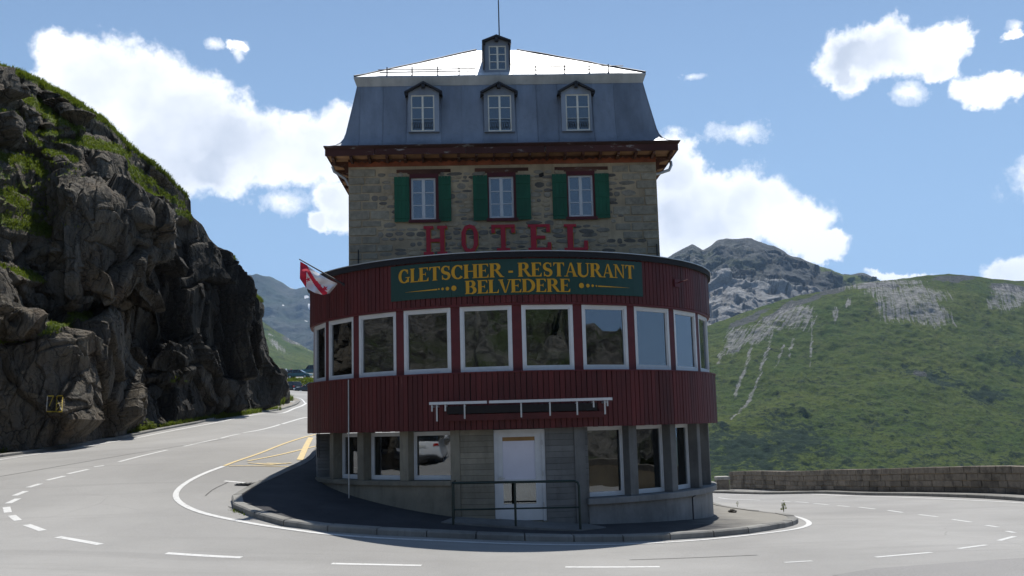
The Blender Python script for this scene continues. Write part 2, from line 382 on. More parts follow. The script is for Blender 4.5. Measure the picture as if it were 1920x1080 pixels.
def ridged(p, o=5, s=0, g=.5):
    r = 0; a = 1.; t = 0
    for q in range(o): r = r + a*(1-np.abs(vnoise(p*2**q + q*9.1, s+q))); t += a; a *= g
    return r/t*2-1
def facet(p, s=0, tilt=.8):
    f = np.floor(p); best = np.full(p.shape[:-1], 1e9); val = np.zeros(p.shape[:-1]); sec = np.full(p.shape[:-1], 1e9)
    for a in (-1, 0, 1):
        for b in (-1, 0, 1):
            for c in (-1, 0, 1):
                i, j, k = (f[..., 0]+a).astype(np.int64), (f[..., 1]+b).astype(np.int64), (f[..., 2]+c).astype(np.int64)
                cx = i+_h(i, j, k, s); cy = j+_h(i, j, k, s+1); cz = k+_h(i, j, k, s+2)
                dx, dy, dz = p[..., 0]-cx, p[..., 1]-cy, p[..., 2]-cz; d = dx*dx+dy*dy+dz*dz
                v = _h(i, j, k, s+3)*2-1 + tilt*(dx*(_h(i, j, k, s+4)*2-1)+dy*(_h(i, j, k, s+5)*2-1)+dz*(_h(i, j, k, s+6)*2-1))*2
                m = d < best; sec = np.where(m, best, np.minimum(sec, d)); best = np.where(m, d, best); val = np.where(m, v, val)
    return val, np.sqrt(sec)-np.sqrt(best)
def nray(px, py):
    px = np.asarray(px, float); py = np.asarray(py, float); u = (px-960)/FOC; v = (540-py)/FOC
    d = np.array(_F) + u[..., None]*np.array(_R) + v[..., None]*np.array(_U)
    return d/d[..., 1:2]
CAMP = np.array([0, 0, CZ])

# ------------------------------------------------------------------ ground height (thin plate spline through surveyed points)
GP = [(0,10,0),(0,17,0),(-7,15.5,.28),(-12,10,.3),(8,15,0),(14,12,0),(10,19,0),(0,20.7,0),(-4.8,20.4,.36),(-6.66,23.5,.84),(-8.45,25,1.03),(-11.5,23,.76),(-5.6,18,.17),
 (-11.4,56,3.08),(-15.6,77,4.35),(-22,90,5.2),(-27,130,7.4),(-34,132,7.8),
 (6.2,22.5,-.06),(5.9,28,-.30),(9.9,42,-1.02),(11,30,-.42),(20,25,-.3),(20,15,-.1),(8,50,-1.45),(6,70,-2.6),
 (0,0,.2),(0,-12,.6),(20,62,-1.6),(27,60,-1.4),(30,45,-.7),(22,85,-3.0),(30,30,-.3),(-22,38,2.1),(-21,46,2.75),(-20.5,56,3.4),(-21,67,4.1),(-16,0,.5),(15,0,.1),(-15,-12,.8),(15,-12,.5),(-24,20,1.0),(-22,28,1.4),(0,40,.5)]
for a in ((430,815,41),(345,837,34.5),(0,862,33),(120,845,36.8),(250,822,42.5),(400,793,50),(500,775,58.5),(550,767,70),(583,817.5,40),(583,839,35),(583,860,32),(420,874,28.5),(1369,918,60),(1461,920.5,53),(1558,923,46.5),(1720,927.5,39),(1920,933,33.5)):
    q = P(*a); GP.append((q.x, q.y, q.z))
GP = np.array(GP, float)
def _U2(r2): return np.where(r2 > 1e-9, r2*np.log(np.maximum(r2, 1e-9)), 0)
_n = len(GP); _A = np.zeros((_n+3, _n+3)); _d = ((GP[:, None, :2]-GP[None, :, :2])**2).sum(-1)
_A[:_n, :_n] = _U2(_d)+np.eye(_n)*.6; _A[:_n, _n] = 1; _A[:_n, _n+1:] = GP[:, :2]; _A[_n, :_n] = 1; _A[_n+1:, :_n] = GP[:, :2].T
_W = np.linalg.solve(_A, np.concatenate([GP[:, 2], np.zeros(3)]))
def gz(x, y):
    x = np.asarray(x, float); y = np.asarray(y, float)
    r2 = (x[..., None]-GP[:, 0])**2+(y[..., None]-GP[:, 1])**2
    return (_U2(r2)*_W[:_n]).sum(-1)+_W[_n]+_W[_n+1]*x+_W[_n+2]*y
_YS = np.concatenate([np.linspace(8, 40, 900), np.linspace(40.05, 150, 1100)])
def G(px, py, lift=0.):
    """the point of the road surface seen at that place"""
    d = ray(px, py); X = d.x/d.y*_YS; Z = CZ+d.z/d.y*_YS; g = gz(X, _YS); b = np.where(Z < g)[0]
    if len(b) == 0: i = len(_YS)-1; y = _YS[i]
    else:
        i = b[0]; a0, a1 = (Z-g)[max(i-1, 0)], (Z-g)[i]; t = a0/(a0-a1) if i > 0 else 0; y = _YS[max(i-1, 0)]*(1-t)+_YS[i]*t
    x = d.x/d.y*y
    return Vector((x, y, float(gz(x, y))+lift))
def resample(pts, step):
    pts = [Vector(p) for p in pts]; L = [0]
    for a, b in zip(pts, pts[1:]): L.append(L[-1]+(b-a).length)
    n = max(1, int(round(L[-1]/step))); out = []
    for k in range(n+1):
        s = L[-1]*k/n; i = 0
        while i < len(L)-2 and L[i+1] < s: i += 1
        t = (s-L[i])/max(1e-9, L[i+1]-L[i]); out.append(pts[i].lerp(pts[i+1], min(1, t)))
    return out
def smooth_line(pts, it=2):
    for _ in range(it):
        q = [pts[0]]
        for a, b in zip(pts, pts[1:]): q += [a.lerp(b, .25), a.lerp(b, .75)]
        q.append(pts[-1]); pts = q
    return pts
def ribbon(mb, pts, w, lift):
    pts = [Vector(p) for p in pts]; rows = []
    for i, p in enumerate(pts):
        d = pts[min(i+1, len(pts)-1)]-pts[max(i-1, 0)]; d.z = 0; d.normalize(); s = Vector((-d.y, d.x, 0))
        r = []
        for k in (-.5, .5):
            q = p+s*w*k; q.z = float(gz(q.x, q.y))+lift; r.append(q)
        rows.append(r)
    mb.grid(rows, 0, False)

# ------------------------------------------------------------------ road
wall_px = [(1369,918),(1461,920.5),(1558,923),(1720,927.5),(1920,933)]
WB = [P(px, py, Y) for (px, py), Y in zip(wall_px, (60, 53, 46.5, 39, 33.5))]
for p in WB: p.z = float(gz(p.x, p.y))
pass
dirw = (WB[-1]-WB[-2]); dirw.z = 0; dirw.normalize()
ext = [WB[-1]]
for k in range(1, 12):
    a = math.radians(-5*k); dd = Vector((dirw.x*math.cos(a)-dirw.y*math.sin(a), dirw.x*math.sin(a)+dirw.y*math.cos(a), 0)); ext.append(ext[-1]+dd*3)
WB = WB+ext[1:]
for p in WB: p.z = float(gz(p.x, p.y))
WBx = np.array([p.x for p in WB]); WBy = np.array([p.y for p in WB])
o_ = np.argsort(WBy)
def wall_x(y): return np.interp(y, WBy[o_], WBx[o_])
rows = []
ys = np.concatenate([np.linspace(-14, 62, 320), np.linspace(62.5, 139, 130)])
for y in ys:
    xr = float(wall_x(y))+.25 if y < 62 else 14.-(y-62)*.3; xl = -46
    xs = np.linspace(xl, xr, 210); rows.append(np.stack([xs, np.full_like(xs, y), gz(xs, np.full_like(xs, y))], -1))
road = link('road', grid_mesh('road', np.array(rows), [MT['asphalt']])); tag(road, 'pale worn asphalt of the hairpin road around the hotel', kind='structure')
def mark(name, pts, w, m, lift=.004, sm=0, label=None):
    q = [G(*p) for p in pts]
    if sm: q = smooth_line(q, sm)
    q = resample(q, .35); mb = MB(); ribbon(mb, q, w, lift); o = mb.build(name, m, road)
    if label: o['label'] = label
    return o
W_, Yw, Fn = MT['mark_white'], MT['mark_yellow'], MT['mark_faint']
mark('edge_line', [(-160,885),(-60,873),(0,862.5),(120,845),(250,822),(400,794),(500,776),(545,768),(568,761),(576,756),(570,750),(556,745),(540,743)], .16, W_, .008, 2)
mark('edge_line', [(420,874.4),(375,891),(344,908),(328,924),(332,940),(357,955),(394,966.5),(450,978),(499,986.5),(544,993),(600,1001),(700,1009),(815,1014),(970,1020),(1100,1022),(1180,1021),(1290,1015),(1357,1009),(1413,1003),(1473,996),(1505,990),(1519,983),(1514,976),(1495,969),(1460,963)], .135, W_, .008, 2)
for a in [((223,866),(313,844)),((176,875.5),(195,873)),((345,837),(409,823)),((414,822),(450,813.6)),((455,811.5),(525,796)),((529,795),(581,782.5))]: mark('lane_dash', a, .13, W_)
for a in [((127.5,888.6),(166,880)),((88,900.6),(121,892.7)),((53,914),(76,907)),((27,929.5),(49,921)),((15,944),(34,935)),((12,951),(15,961)),((22,966.5),(34,976)),((50,984),(80,995)),((108,1007),(188,1021)),((312,1037.5),(453,1045.5)),((622,1057),(790,1060.5)),((1060,1063.5),(1237,1063))]: mark('lane_dash', a, .16, W_)
for a in [((1642,1045),(1747,1036)),((1797,1029),(1849,1022)),((1873,1014),(1902,1006)),((1888,996),(1902,999)),((1849,985),(1871,988.5)),((1786,974),(1820.5,979)),((1723,965),(1758,969)),((1665,957),(1692,961)),((1610,951),(1641,954.6)),((1570,948),(1592,950)),((1526,944),(1553.5,946.6)),((1492,941),(1515,942.7)),((1464,939.5),(1482,940.7)),((1347,933),(1425,938))]: mark('lane_dash', a, .11, MT['mark_soft'])
mark('lane_dash', ((1471,1055),(1523,1052)), .12, Fn)
mark('edge_line', [(1330,924.8),(1494,926.5),(1623,931),(1752,936),(1920,944),(2100,956)], .14, W_, .008, 1)
mark('yellow_line', [(421,874),(583,817.5),(592,814.5)], .10, Yw, .012)
mark('yellow_line', [(464.6,865),(583,839),(592,837)], .09, Yw, .012)
mark('yellow_line', [(562,863),(583,821)], .19, Yw, .016, label='broad yellow bar across the bus bay marking')
mark('yellow_line', [(429.6,874.2),(541.4,875.6)], .09, Yw, .012)
for a in [((465,868.6),(504,872.4)),((504,872.2),(546,868.6)),((481,869.4),(516,870.8)),((500,869),(536,870))]: mark('yellow_letter_stroke', a, .10, Yw, .016)
mark('faint_line', [(421,902),(458,905.3)], .12, W_)
ts_ = paint('tar_seam', (.10,.098,.095), .9, .3, 8, rnd=0)
for a_ in ([(-20,897),(80,880),(190,861),(330,838),(430,822)],[(385,930),(398,918),(420,908),(428,904)],[(428,950),(455,959),(478,966)],[(1180,1050),(1300,1046),(1420,1041)]): mark('tar_seam', a_, .035, ts_, .005, 1)
# patch of coarser tarmac in the near right corner
mb = MB(); pp = [G(*p) for p in [(1560,1079),(1640,1066),(1760,1057),(1860,1050),(1960,1044),(2200,1030),(2300,1079),(2000,1100),(1700,1095)]]
for p in pp: p.z += .004
cpt = sum(pp, Vector())/len(pp); cpt.z = float(gz(cpt.x, cpt.y))+.004
mb.add(pp+[cpt], [(i, (i+1) % len(pp), len(pp)) for i in range(len(pp))]); mb.build('coarse_patch', asphalt('coarse_asphalt', (.225,.22,.215), 1.8), road)
# ------------------------------------------------------------------ pavement, kerb stones
BC = Vector((-.085, 28.4, 0))
pav_px = [(582,861),(555,877),(516,895),(477,914),(444,931),(428,944),(437,956),(465,968),(516,984),(559,992),(633,999),(700,1003),(815,1008),(970,1014),(1100,1016.5),(1180,1016),(1287,1011),(1357,1006),(1413,1000),(1473,990.5),(1496,983),(1497,976.5),(1473,970.5),(1423,966),(1373,958.5),(1347,954)]
pv = [G(*p) for p in pav_px]
pv = [Vector((-7.4, 46, 0))]+[Vector((-7.6, 40, 0))]+pv+[Vector((6.6, 36, 0)), Vector((6.6, 46, 0))]
pv = resample(smooth_line(pv, 2), 1.02)
def kerbpt(p, inset=0., up=0.):
    d = Vector((BC.x-p.x, BC.y-p.y, 0)).normalized() if p.y < 34 else Vector((-math.copysign(1, p.x), 0, 0))
    q = p+d*inset; q.z = float(gz(q.x, q.y))+up; return q
KH = .13
kerb = empty('kerb', (0, 21, 0), None, None); tag(kerb, kind='structure')
for a, b in zip(pv, pv[1:]):
    mb = MB(); g_ = .012; d = (b-a); a2 = a+d*g_; b2 = b-d*g_; j = random.uniform(-.008, .008); k = KH+random.uniform(-.006, .008)
    va = [kerbpt(a2, 0+j, -.15), kerbpt(a2, 0+j, k-.03), kerbpt(a2, .03+j, k), kerbpt(a2, .24, k), kerbpt(a2, .24, -.15)]
    vb = [kerbpt(b2, 0+j, -.15), kerbpt(b2, 0+j, k-.03), kerbpt(b2, .03+j, k), kerbpt(b2, .24, k), kerbpt(b2, .24, -.15)]
    vs = va+vb; fs = [(i, i+5, (i+1) % 5+5, (i+1) % 5) for i in range(5)]+[(0,1,2,3,4), (9,8,7,6,5)]
    mb.add(vs, fs); mb.build('kerb_stone', MT['kerb'], kerb)
rows = []
for p in pv:
    a = kerbpt(p, .242); tgt = Vector((BC.x, BC.y, 0))+Vector((a.x-BC.x, a.y-BC.y, 0)).normalized()*5.0 if p.y < 28.4 else Vector((math.copysign(5.2, p.x), p.y, 0))
    r = []
    for k in range(13):
        q = Vector((a.x, a.y, 0)).lerp(tgt, k/12); r.append((q.x, q.y, float(gz(q.x, q.y))+KH-.012))
    rows.append(r)
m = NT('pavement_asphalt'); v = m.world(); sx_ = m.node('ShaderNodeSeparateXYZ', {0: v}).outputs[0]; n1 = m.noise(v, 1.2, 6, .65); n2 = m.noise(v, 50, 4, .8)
sun_tip = m.maprange(m.math('ADD', sx_, m.math('MULTIPLY', n1, 2.2)), 5.2, 7.0)  # gravelly tip also painted paler as sunlit; shaded part painted darker
col = m.mix(m.maprange(n1, .35, .65), (.032,.032,.036), (.052,.052,.055)); col = m.mix(sun_tip, col, m.mix(n1, (.19,.18,.16), (.26,.25,.225))); col = m.mix(m.maprange(n2, .5, .75, 0, .4), col, (.12,.12,.115))
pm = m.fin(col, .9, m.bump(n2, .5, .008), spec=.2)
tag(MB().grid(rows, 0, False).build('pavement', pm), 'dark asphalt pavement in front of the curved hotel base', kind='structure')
# far kerb below the parapet
kr = empty('far_kerb', (14, 33, 0), None, None); tag(kr, kind='structure')
kp = [G(*p) for p in [(1300,924.3),(1365,924.6),(1526,925),(1687,930),(1920,940)]]
e2 = [kp[-1]]
for k in range(1, 11):
    i = min(4+k, len(WB)-1); dd = (WB[i]-WB[i-1]).normalized(); e2.append(e2[-1]+dd*3)
kp = resample(smooth_line(kp+e2[1:], 1), 1.0)
for a, b in zip(kp, kp[1:]):
    d = (b-a); n = Vector((-d.y, d.x, 0)).normalized()
    if n.x < 0 and n.y < 0: n = -n
    a2, b2 = a+d*.01, b-d*.01; vs = []
    for p in (a2, b2):
        z0 = float(gz(p.x, p.y))
        vs += [(p.x, p.y, z0-.1), (p.x, p.y, z0+.10), (p.x+n.x*.02, p.y+n.y*.02, z0+.12), (p.x+n.x*.9, p.y+n.y*.9, z0+.125), (p.x+n.x*.9, p.y+n.y*.9, z0-.1)]
    MB().add(vs, [(i, i+5, (i+1) % 5+5, (i+1) % 5) for i in range(5)]+[(0,1,2,3,4), (9,8,7,6,5)]).build('kerb_stone', MT['kerb'], kr)
# left kerb along the rock
kl = empty('rock_side_kerb', (-16, 42, 0), None, None); tag(kl, kind='structure')
lp = resample(smooth_line([G(*p) for p in [(-180,882),(-70,867),(0,858),(120,840.5),(250,817.5),(400,789.5),(500,772.5),(542,764.5),(560,758),(563,754)]], 1), 1.0)
for a, b in zip(lp, lp[1:]):
    d = (b-a); n = Vector((-d.y, d.x, 0)).normalized(); a2, b2 = a+d*.01, b-d*.01; vs = []
    for p in (a2, b2):
        z0 = float(gz(p.x, p.y))
        vs += [(p.x, p.y, z0-.1), (p.x, p.y, z0+.08), (p.x+n.x*.02, p.y+n.y*.02, z0+.10), (p.x+n.x*.3, p.y+n.y*.3, z0+.10), (p.x+n.x*.3, p.y+n.y*.3, z0-.1)]
    MB().add(vs, [(i, i+5, (i+1) % 5+5, (i+1) % 5) for i in range(5)]+[(0,1,2,3,4), (9,8,7,6,5)]).build('kerb_stone', MT['kerb'], kl)
# drain grate
gr = G(471, 907); dr = empty('drain_grate', gr, 'small slotted drain grate in the sunlit asphalt beside the pavement shadow', 'drain grate')
MB().box(gr.x-.34, gr.x+.34, gr.y-.34, gr.y+.34, gr.z+.002, gr.z+.012).build('frame', MT['dark_metal'], dr)
for k in range(6): MB().box(gr.x-.3+k*.11, gr.x-.255+k*.11, gr.y-.3, gr.y+.3, gr.z+.012, gr.z+.03).build('bar', MT['kerb'], dr)

# ------------------------------------------------------------------ parapet wall of granite blocks
pw = empty('parapet_wall', (WB[2].x, WB[2].y, WB[2].z), 'low granite block wall with flat coping along the outer edge of the right-hand road', 'wall')
wl_ = resample(smooth_line([p.copy() for p in WB], 1), .25)
def wpt(s, off, z):
    i = min(int(s/.25), len(wl_)-2); t = s/.25-i; p = wl_[i].lerp(wl_[i+1], t); d = wl_[i+1]-wl_[i]; n = Vector((d.y, -d.x, 0)).normalized()
    if n.y > 0: n = -n
    return Vector((p.x+n.x*off, p.y+n.y*off, float(gz(p.x, p.y))+z))
WLEN = (len(wl_)-1)*.25-.3
def wall_h(s): return 1.02
courses = [(.10,.30),(.30,.53),(.53,.78),(.78,1.02)]
mbc = MB(); rr = []
for k in range(int(WLEN/.5)+1):
    s = min(k*.5, WLEN); rr.append([wpt(s, -.02, 0), wpt(s, -.02, .99), wpt(s, -.42, .99), wpt(s, -.42, -.5)])
mbc.grid(rr, 0, False).build('mortar_core', MT['mortar'], pw)
stuffb = MB(); cnt = 0
for ci, (z0, z1) in enumerate([(0.0,.10)]+courses):
    s = -random.uniform(0, .3)
    while s < WLEN:
        w = random.uniform(.42, .85) if ci < 4 else random.uniform(.6, .95)
        a, b = max(s, 0)+.008, min(s+w, WLEN)-.008; s += w
        if b-a < .1: continue
        o1 = random.uniform(.0, .035) if ci < 4 else .04; top = z1-.008 if ci < 4 else z1+random.uniform(-.006,.006)
        bk = -.03 if ci < 4 else -.46; zj = random.uniform(-.008, .008)
        vs = []
        for ss, sg in ((a, 1), (b, -1)):
            vs += [wpt(ss, bk, z0+.006), wpt(ss, o1-.012, z0+.006), wpt(ss+sg*.012, o1, z0+.02), wpt(ss+sg*.012, o1, top-.015+zj), wpt(ss, o1-.012, top), wpt(ss, bk, top)]
        fs = [(i, (i+1) % 6, (i+1) % 6+6, i+6) for i in range(6)]+[(5,4,3,2,1,0), (6,7,8,9,10,11)]
        mt = MT['wall_block'] if ci < 4 else (MT['wall_block'] if a < 10 else MT['wall_cap'])
        cnt += 1
        m1 = MB().add(vs, fs)
        if cnt < 290: m1.build('coping_block' if ci == 4 else 'block', MT['wall_block'] if ci < 4 else MT['wall_cap'], pw)
        else: stuffb.add(vs, fs)
if stuffb.v: tag(stuffb.build('block_courses', MT['wall_block'], pw), kind='stuff')
# short stone post at the wall's end
sp = G(1357, 921); st = empty('stone_post', sp, 'short square stone post with pale cap between the hotel corner and the wall end', 'stone post')
MB().box(sp.x-.34, sp.x+.34, sp.y, sp.y+.6, sp.z-.1, sp.z+.60).build('post', MT['wall_block'], st, .03)
MB().box(sp.x-.38, sp.x+.38, sp.y-.04, sp.y+.64, sp.z+.602, sp.z+.80).build('cap', MT['wall_cap'], st, .05)

# ------------------------------------------------------------------ far ground and mountains
gm_ = NT('valley_ground'); v_ = gm_.world(); c_ = gm_.mix(gm_.noise(v_, .004, 8, .6), (.035,.06,.02), (.08,.10,.04)); MT['valley'] = gm_.fin(c_, .9)
xs = np.linspace(-14000, 14000, 90); X_, Y_ = np.meshgrid(xs, xs); Z_ = -260+fbm(np.stack([X_/1500, Y_/1500, X_*0], -1), 4, 3)*60
tag(link('ground', grid_mesh('ground', np.stack([X_, Y_, Z_], -1), [MT['valley']])), 'green valley floor far below the road', kind='structure')
# hillside under the road: falls from the wall foot to the valley
rows = []
for k, p in enumerate(wl_[::4]):
    d = wl_[min(k*4+1, len(wl_)-1)]-wl_[min(k*4, len(wl_)-2)]; n = Vector((-d.y, d.x, 0)).normalized()
    if n.y < 0: n = -n
    if p.y < 10 and n.x < 0: n = -n
    rows.append([(p.x+n.x*r, p.y+n.y*r, p.z-.05-z) for r, z in ((.2,0),(1.2,.2),(6,3),(40,24),(160,110),(420,262))])
tag(MB().grid(rows).build('hillside', MT['valley']), 'steep grass slope dropping away beyond the parapet', kind='structure')

def mountain(name, skyl, px0, px1, nc, nr, yb, Dn, Df, prof, disp, mats, label, attr=None, back=.35, pxn=None):
    px = np.linspace(px0, px1, nc); ysky = np.interp(px, [p[0] for p in skyl], [p[1] for p in skyl])
    ysky = ysky + fbm(np.stack([px/14, px*0, px*0], -1), 4, 5)*(2.6 if name == 'rocky_peak' else 1.3)
    t = np.linspace(0, 1, nr); tt = np.concatenate([t, 1+np.linspace(.04, .6, 8)])
    PX = np.repeat(px[None], len(tt), 0); T = np.repeat(tt[:, None], nc, 1); Tc = np.minimum(T, 1)
    PY = yb+(ysky[None]-yb)*Tc
    dn = Dn(px) if callable(Dn) else np.full(nc, float(Dn)); df = Df(px) if callable(Df) else np.full(nc, float(Df))
    D = dn[None]+(df-dn)[None]*prof(Tc)
    V = CAMP+nray(PX, PY)*D[..., None]
    over = np.maximum(T-1, 0); V[..., 1] += over*df[None]*back; V[..., 2] -= over*(df[None]*back)*.5
    gr_ = np.minimum(1, (1-Tc)*9+.10)
    V = disp(V, PX, PY, gr_, Tc)
    at_ = attr(PX, PY, V) if attr else {}
    o = link(name, grid_mesh(name, V, mats, attrs=at_)); tag(o, label, kind='structure'); return o
def ell(PX, PY, lst, soft=.5):
    m = np.zeros_like(PX)
    for (cx, cy, rx, ry, rot) in lst:
        a = math.radians(rot); dx, dy = PX-cx, PY-cy; u = (dx*math.cos(a)+dy*math.sin(a))/rx; w = (-dx*math.sin(a)+dy*math.cos(a))/ry
        m = np.maximum(m, np.clip((1-np.sqrt(u*u+w*w))/soft, 0, 1))
    return m
def polyd(PX, PY, pts):
    best = np.full(PX.shape, 1e9)
    for (x0, y0), (x1, y1) in zip(pts, pts[1:]):
        dx, dy = x1-x0, y1-y0; t = np.clip(((PX-x0)*dx+(PY-y0)*dy)/(dx*dx+dy*dy), 0, 1); best = np.minimum(best, np.hypot(PX-x0-t*dx, PY-y0-t*dy))
    return best
# --- green mountain on the right
def disp_green(V, PX, PY, g, T):
    q = V/np.array([260., 260, 330]); a = ridged(q, 5, 21)*15*g
    q2 = np.stack([PX/38, PY/260, PX*0], -1); gul = ridged(q2, 3, 31)*2.5*g
    b = fbm(V/38, 5, 41, .6)*9*g; c = fbm(V/11., 3, 47)*3.2*g
    n = np.array([0, -.55, .83]); V = V+n*(a+gul+b+c)[..., None]; return V
def attr_green(PX, PY, V):
    wob = fbm(np.stack([PX/40, PY/40, PX*0], -1), 4, 61)*16; x = PX+wob; y = PY+wob*.6
    scr = ell(x, y, [(1450,615,92,28,-28),(1500,600,40,34,0),(1380,650,30,38,20),(1420,640,60,24,-30),(1705,560,112,30,4),(1690,585,70,38,0),(1740,595,60,30,20),(1563,595,9,24,0),(1590,575,8,16,0),(1900,555,60,20,0),(1880,575,46,24,0),(1650,535,110,12,-3),(1960,560,90,40,0)], .55)
    rough = fbm(np.stack([PX/14, PY/14, PX*0], -1), 4, 67)
    for ln, w in (([(1425,615),(1412,650),(1402,690),(1387,722),(1380,745)],4.5),([(1450,615),(1440,668),(1430,692),(1420,722),(1400,760),(1372,795)],3.8),([(1521,600),(1521,640),(1518,690)],2.6),([(1486,640),(1480,672)],4),([(1470,655),(1450,700)],2.4),([(1345,690),(1362,655),(1385,630)],5),([(1770,590),(1792,622)],3),([(1862,560),(1880,590)],2.5)):
        scr = np.maximum(scr, np.clip(1.25-polyd(PX+rough*5, PY, ln)/w, 0, 1)*.95*(1+.35*rough))
    low = np.clip((PY-670)/230, 0, 1)*.42+ell(x, y, [(1750,712,90,26,8),(1700,700,40,14,0),(1850,745,70,20,0),(1400,850,130,50,0),(1480,830,90,50,0),(1900,680,60,22,0)], .8)*.75
    s = np.interp(PX, [1330,1450,1600,1760,1950], [-.8,-.7,0,.38,.3])
    crag = ell(x, y, [(1720,705,16,10,0),(1790,524,60,10,0),(1560,545,40,8,-10),(1480,580,90,11,-28),(1400,600,60,12,-30),(1650,540,60,8,0),(1890,545,50,12,0)], .5)
    return {'scree': np.clip(scr, 0, 1), 'low': np.clip(low, 0, 1), 'flow': (PX-s*(PY-560))/100, 'fall': PY/100, 'crag': crag}
m = NT('green_mountain_slope'); v = m.world()
A = lambda k: m.node('ShaderNodeAttribute', attribute_name=k).outputs['Fac']
fv = m.node('ShaderNodeCombineXYZ', {0: A('flow'), 1: m.math('MULTIPLY', A('fall'), .09), 2: 0.}).outputs[0]
n1 = m.noise(v, .006, 7, .65); n2 = m.noise(v, .045, 7, .7); n3 = m.noise(fv, 26, 6, .62); n4 = m.noise(v, .12, 6, .75)
gcol = m.mix(m.maprange(n1, .35, .65), (.056,.096,.014), (.112,.138,.022)); gcol = m.mix(m.maprange(n2, .5, .72, 0, .6), gcol, (.125,.12,.045))
gcol = m.mix(m.maprange(n4, .52, .62, 0, .55), gcol, (.030,.055,.018))
shr = m.maprange(m.math('ADD', m.math('MULTIPLY', n2, .8), m.math('ADD', m.math('MULTIPLY', n4, .7), m.math('MULTIPLY', A('low'), .26))), .84, .95)
gcol = m.mix(shr, gcol, m.mix(n4, (.012,.028,.014), (.025,.045,.018)))
cr = m.maprange(m.math('ADD', A('crag'), m.math('MULTIPLY', m.math('SUBTRACT', n4, .5), 1.6)), .45, .7)
gcol = m.mix(cr, gcol, m.mix(n4, (.05,.055,.06), (.16,.16,.15)))
sm_ = m.maprange(m.math('ADD', A('scree'), m.math('ADD', m.math('MULTIPLY', m.math('SUBTRACT', n3, .5), 3.4), m.math('MULTIPLY', m.math('SUBTRACT', n4, .5), 1.6))), .50, 1.0); sm_ = m.math('MULTIPLY', sm_, m.maprange(A('scree'), .02, .35, 0, .88))
scol = m.mix(m.maprange(n4, .35, .65), (.12,.12,.12), (.38,.37,.36)); gcol = m.mix(sm_, gcol, scol)
n6 = m.noise(m.world((1,1,2.2)), .33, 5, .75); n7 = m.noise(m.world((.55,.55,2.6)), .11, 6, .75); gcol = m.mix(m.math('MULTIPLY', m.maprange(n6, .50, .62, 0, .65), m.math('SUBTRACT', 1., sm_)), gcol, (.018,.030,.018)); gcol = m.mix(m.math('MULTIPLY', m.maprange(n7, .54, .62, 0, .8), m.math('SUBTRACT', 1., sm_)), gcol, (.022,.036,.020)); nb = m.bump(n2, 1.0, 8.); nb = m.bump(n4, 1.0, 5., nb); nb = m.bump(n6, .8, 2.5, nb)
MT['green_mtn'] = m.fin(gcol, .95, nb, spec=.1)
skyG = [(500,760),(600,735),(900,700),(1100,672),(1250,640),(1290,625),(1335,608),(1360,600),(1400,585),(1440,571),(1500,554),(1560,543),(1600,534),(1650,527),(1700,522),(1740,516),(1780,514),(1820,517),(1860,523),(1920,528),(2000,536),(2200,560),(2600,600),(3000,650)]
mountain('green_mountain', skyG, 600, 2500, 820, 300, 1010, lambda p: 1050+(p-1200)*.1, lambda p: 1900+(p-1300)*.25, lambda t: t**1.15, disp_green, [MT['green_mtn']], 'broad green mountainside with grey scree beyond the wall', attr_green)
# --- rocky peak behind it
def disp_rock(V, PX, PY, g, T):
    a = ridged(V/np.array([420., 420, 360]), 6, 71, .52)*70*g*np.clip((1-T)*3+.1, 0, 1); b = ridged(V/110, 5, 81, .6)*26*g*np.clip((1-T)*5+.35, 0, 1); c, _ = facet(V/42, 91, 1.0); V = V+np.array([0, -.7, .6])*(a+b+c*11*g*np.clip((1-T)*5+.3, 0, 1))[..., None]
    return V
def attr_peak(PX, PY, V):
    w = fbm(np.stack([PX/30, PY/30, PX*0], -1), 4, 62)*14
    return {'scree': np.clip((PY+w*1.2-(505+.10*(PX-1330)+np.abs(PX-1330)*.13))/40, 0, 1), 'flow': (PX+.4*PY)/100, 'fall': PY/100, 'grass': ell(PX+w, PY+w, [(1590,530,70,12,18),(1560,515,60,8,20)], .6)}
m = NT('rocky_peak'); v = m.world(); n1 = m.noise(v, .004, 7, .7); n2 = m.noise(v, .022, 8, .75)
A = lambda k: m.node('ShaderNodeAttribute', attribute_name=k).outputs['Fac']
fv = m.node('ShaderNodeCombineXYZ', {0: A('flow'), 1: m.math('MULTIPLY', A('fall'), .3), 2: 0.}).outputs[0]; n3 = m.noise(fv, 14, 6, .7)
col = m.mix(m.maprange(n2, .35, .65), (.045,.05,.052), (.14,.145,.14)); col = m.mix(m.maprange(n1, .5, .66, 0, .7), col, (.06,.08,.035))
col = m.mix(m.maprange(n2, .60, .66), col, (.22,.22,.21))
sc_ = m.maprange(m.math('ADD', A('scree'), m.math('MULTIPLY', m.math('SUBTRACT', n3, .5), 1.8)), .4, .65)
col = m.mix(sc_, col, m.mix(m.maprange(n2, .3, .7), (.15,.15,.15), (.44,.44,.435))); col = m.mix(m.maprange(A('grass'), .2, .6), col, (.10,.13,.035))
nb = m.bump(n2, 1.0, 26.); MT['peak'] = m.fin(col, .95, nb, spec=.1)
skyP = [(500,690),(700,640),(900,600),(1050,560),(1180,500),(1240,492),(1262,476),(1285,464),(1298,459),(1318,470),(1345,452),(1362,448),(1385,450),(1410,447),(1425,456),(1450,462),(1480,480),(1510,488),(1540,501),(1580,515),(1620,514),(1648,526),(1700,560),(1800,640)]
skyP = [(x, y-1) for x, y in skyP]
mountain('rocky_peak', skyP, 640, 1800, 640, 220, 700, 2100, 3300, lambda t: t**1.1, disp_rock, [MT['peak']], 'bare grey rocky peak with pale scree slopes behind the green mountain', attr_peak)
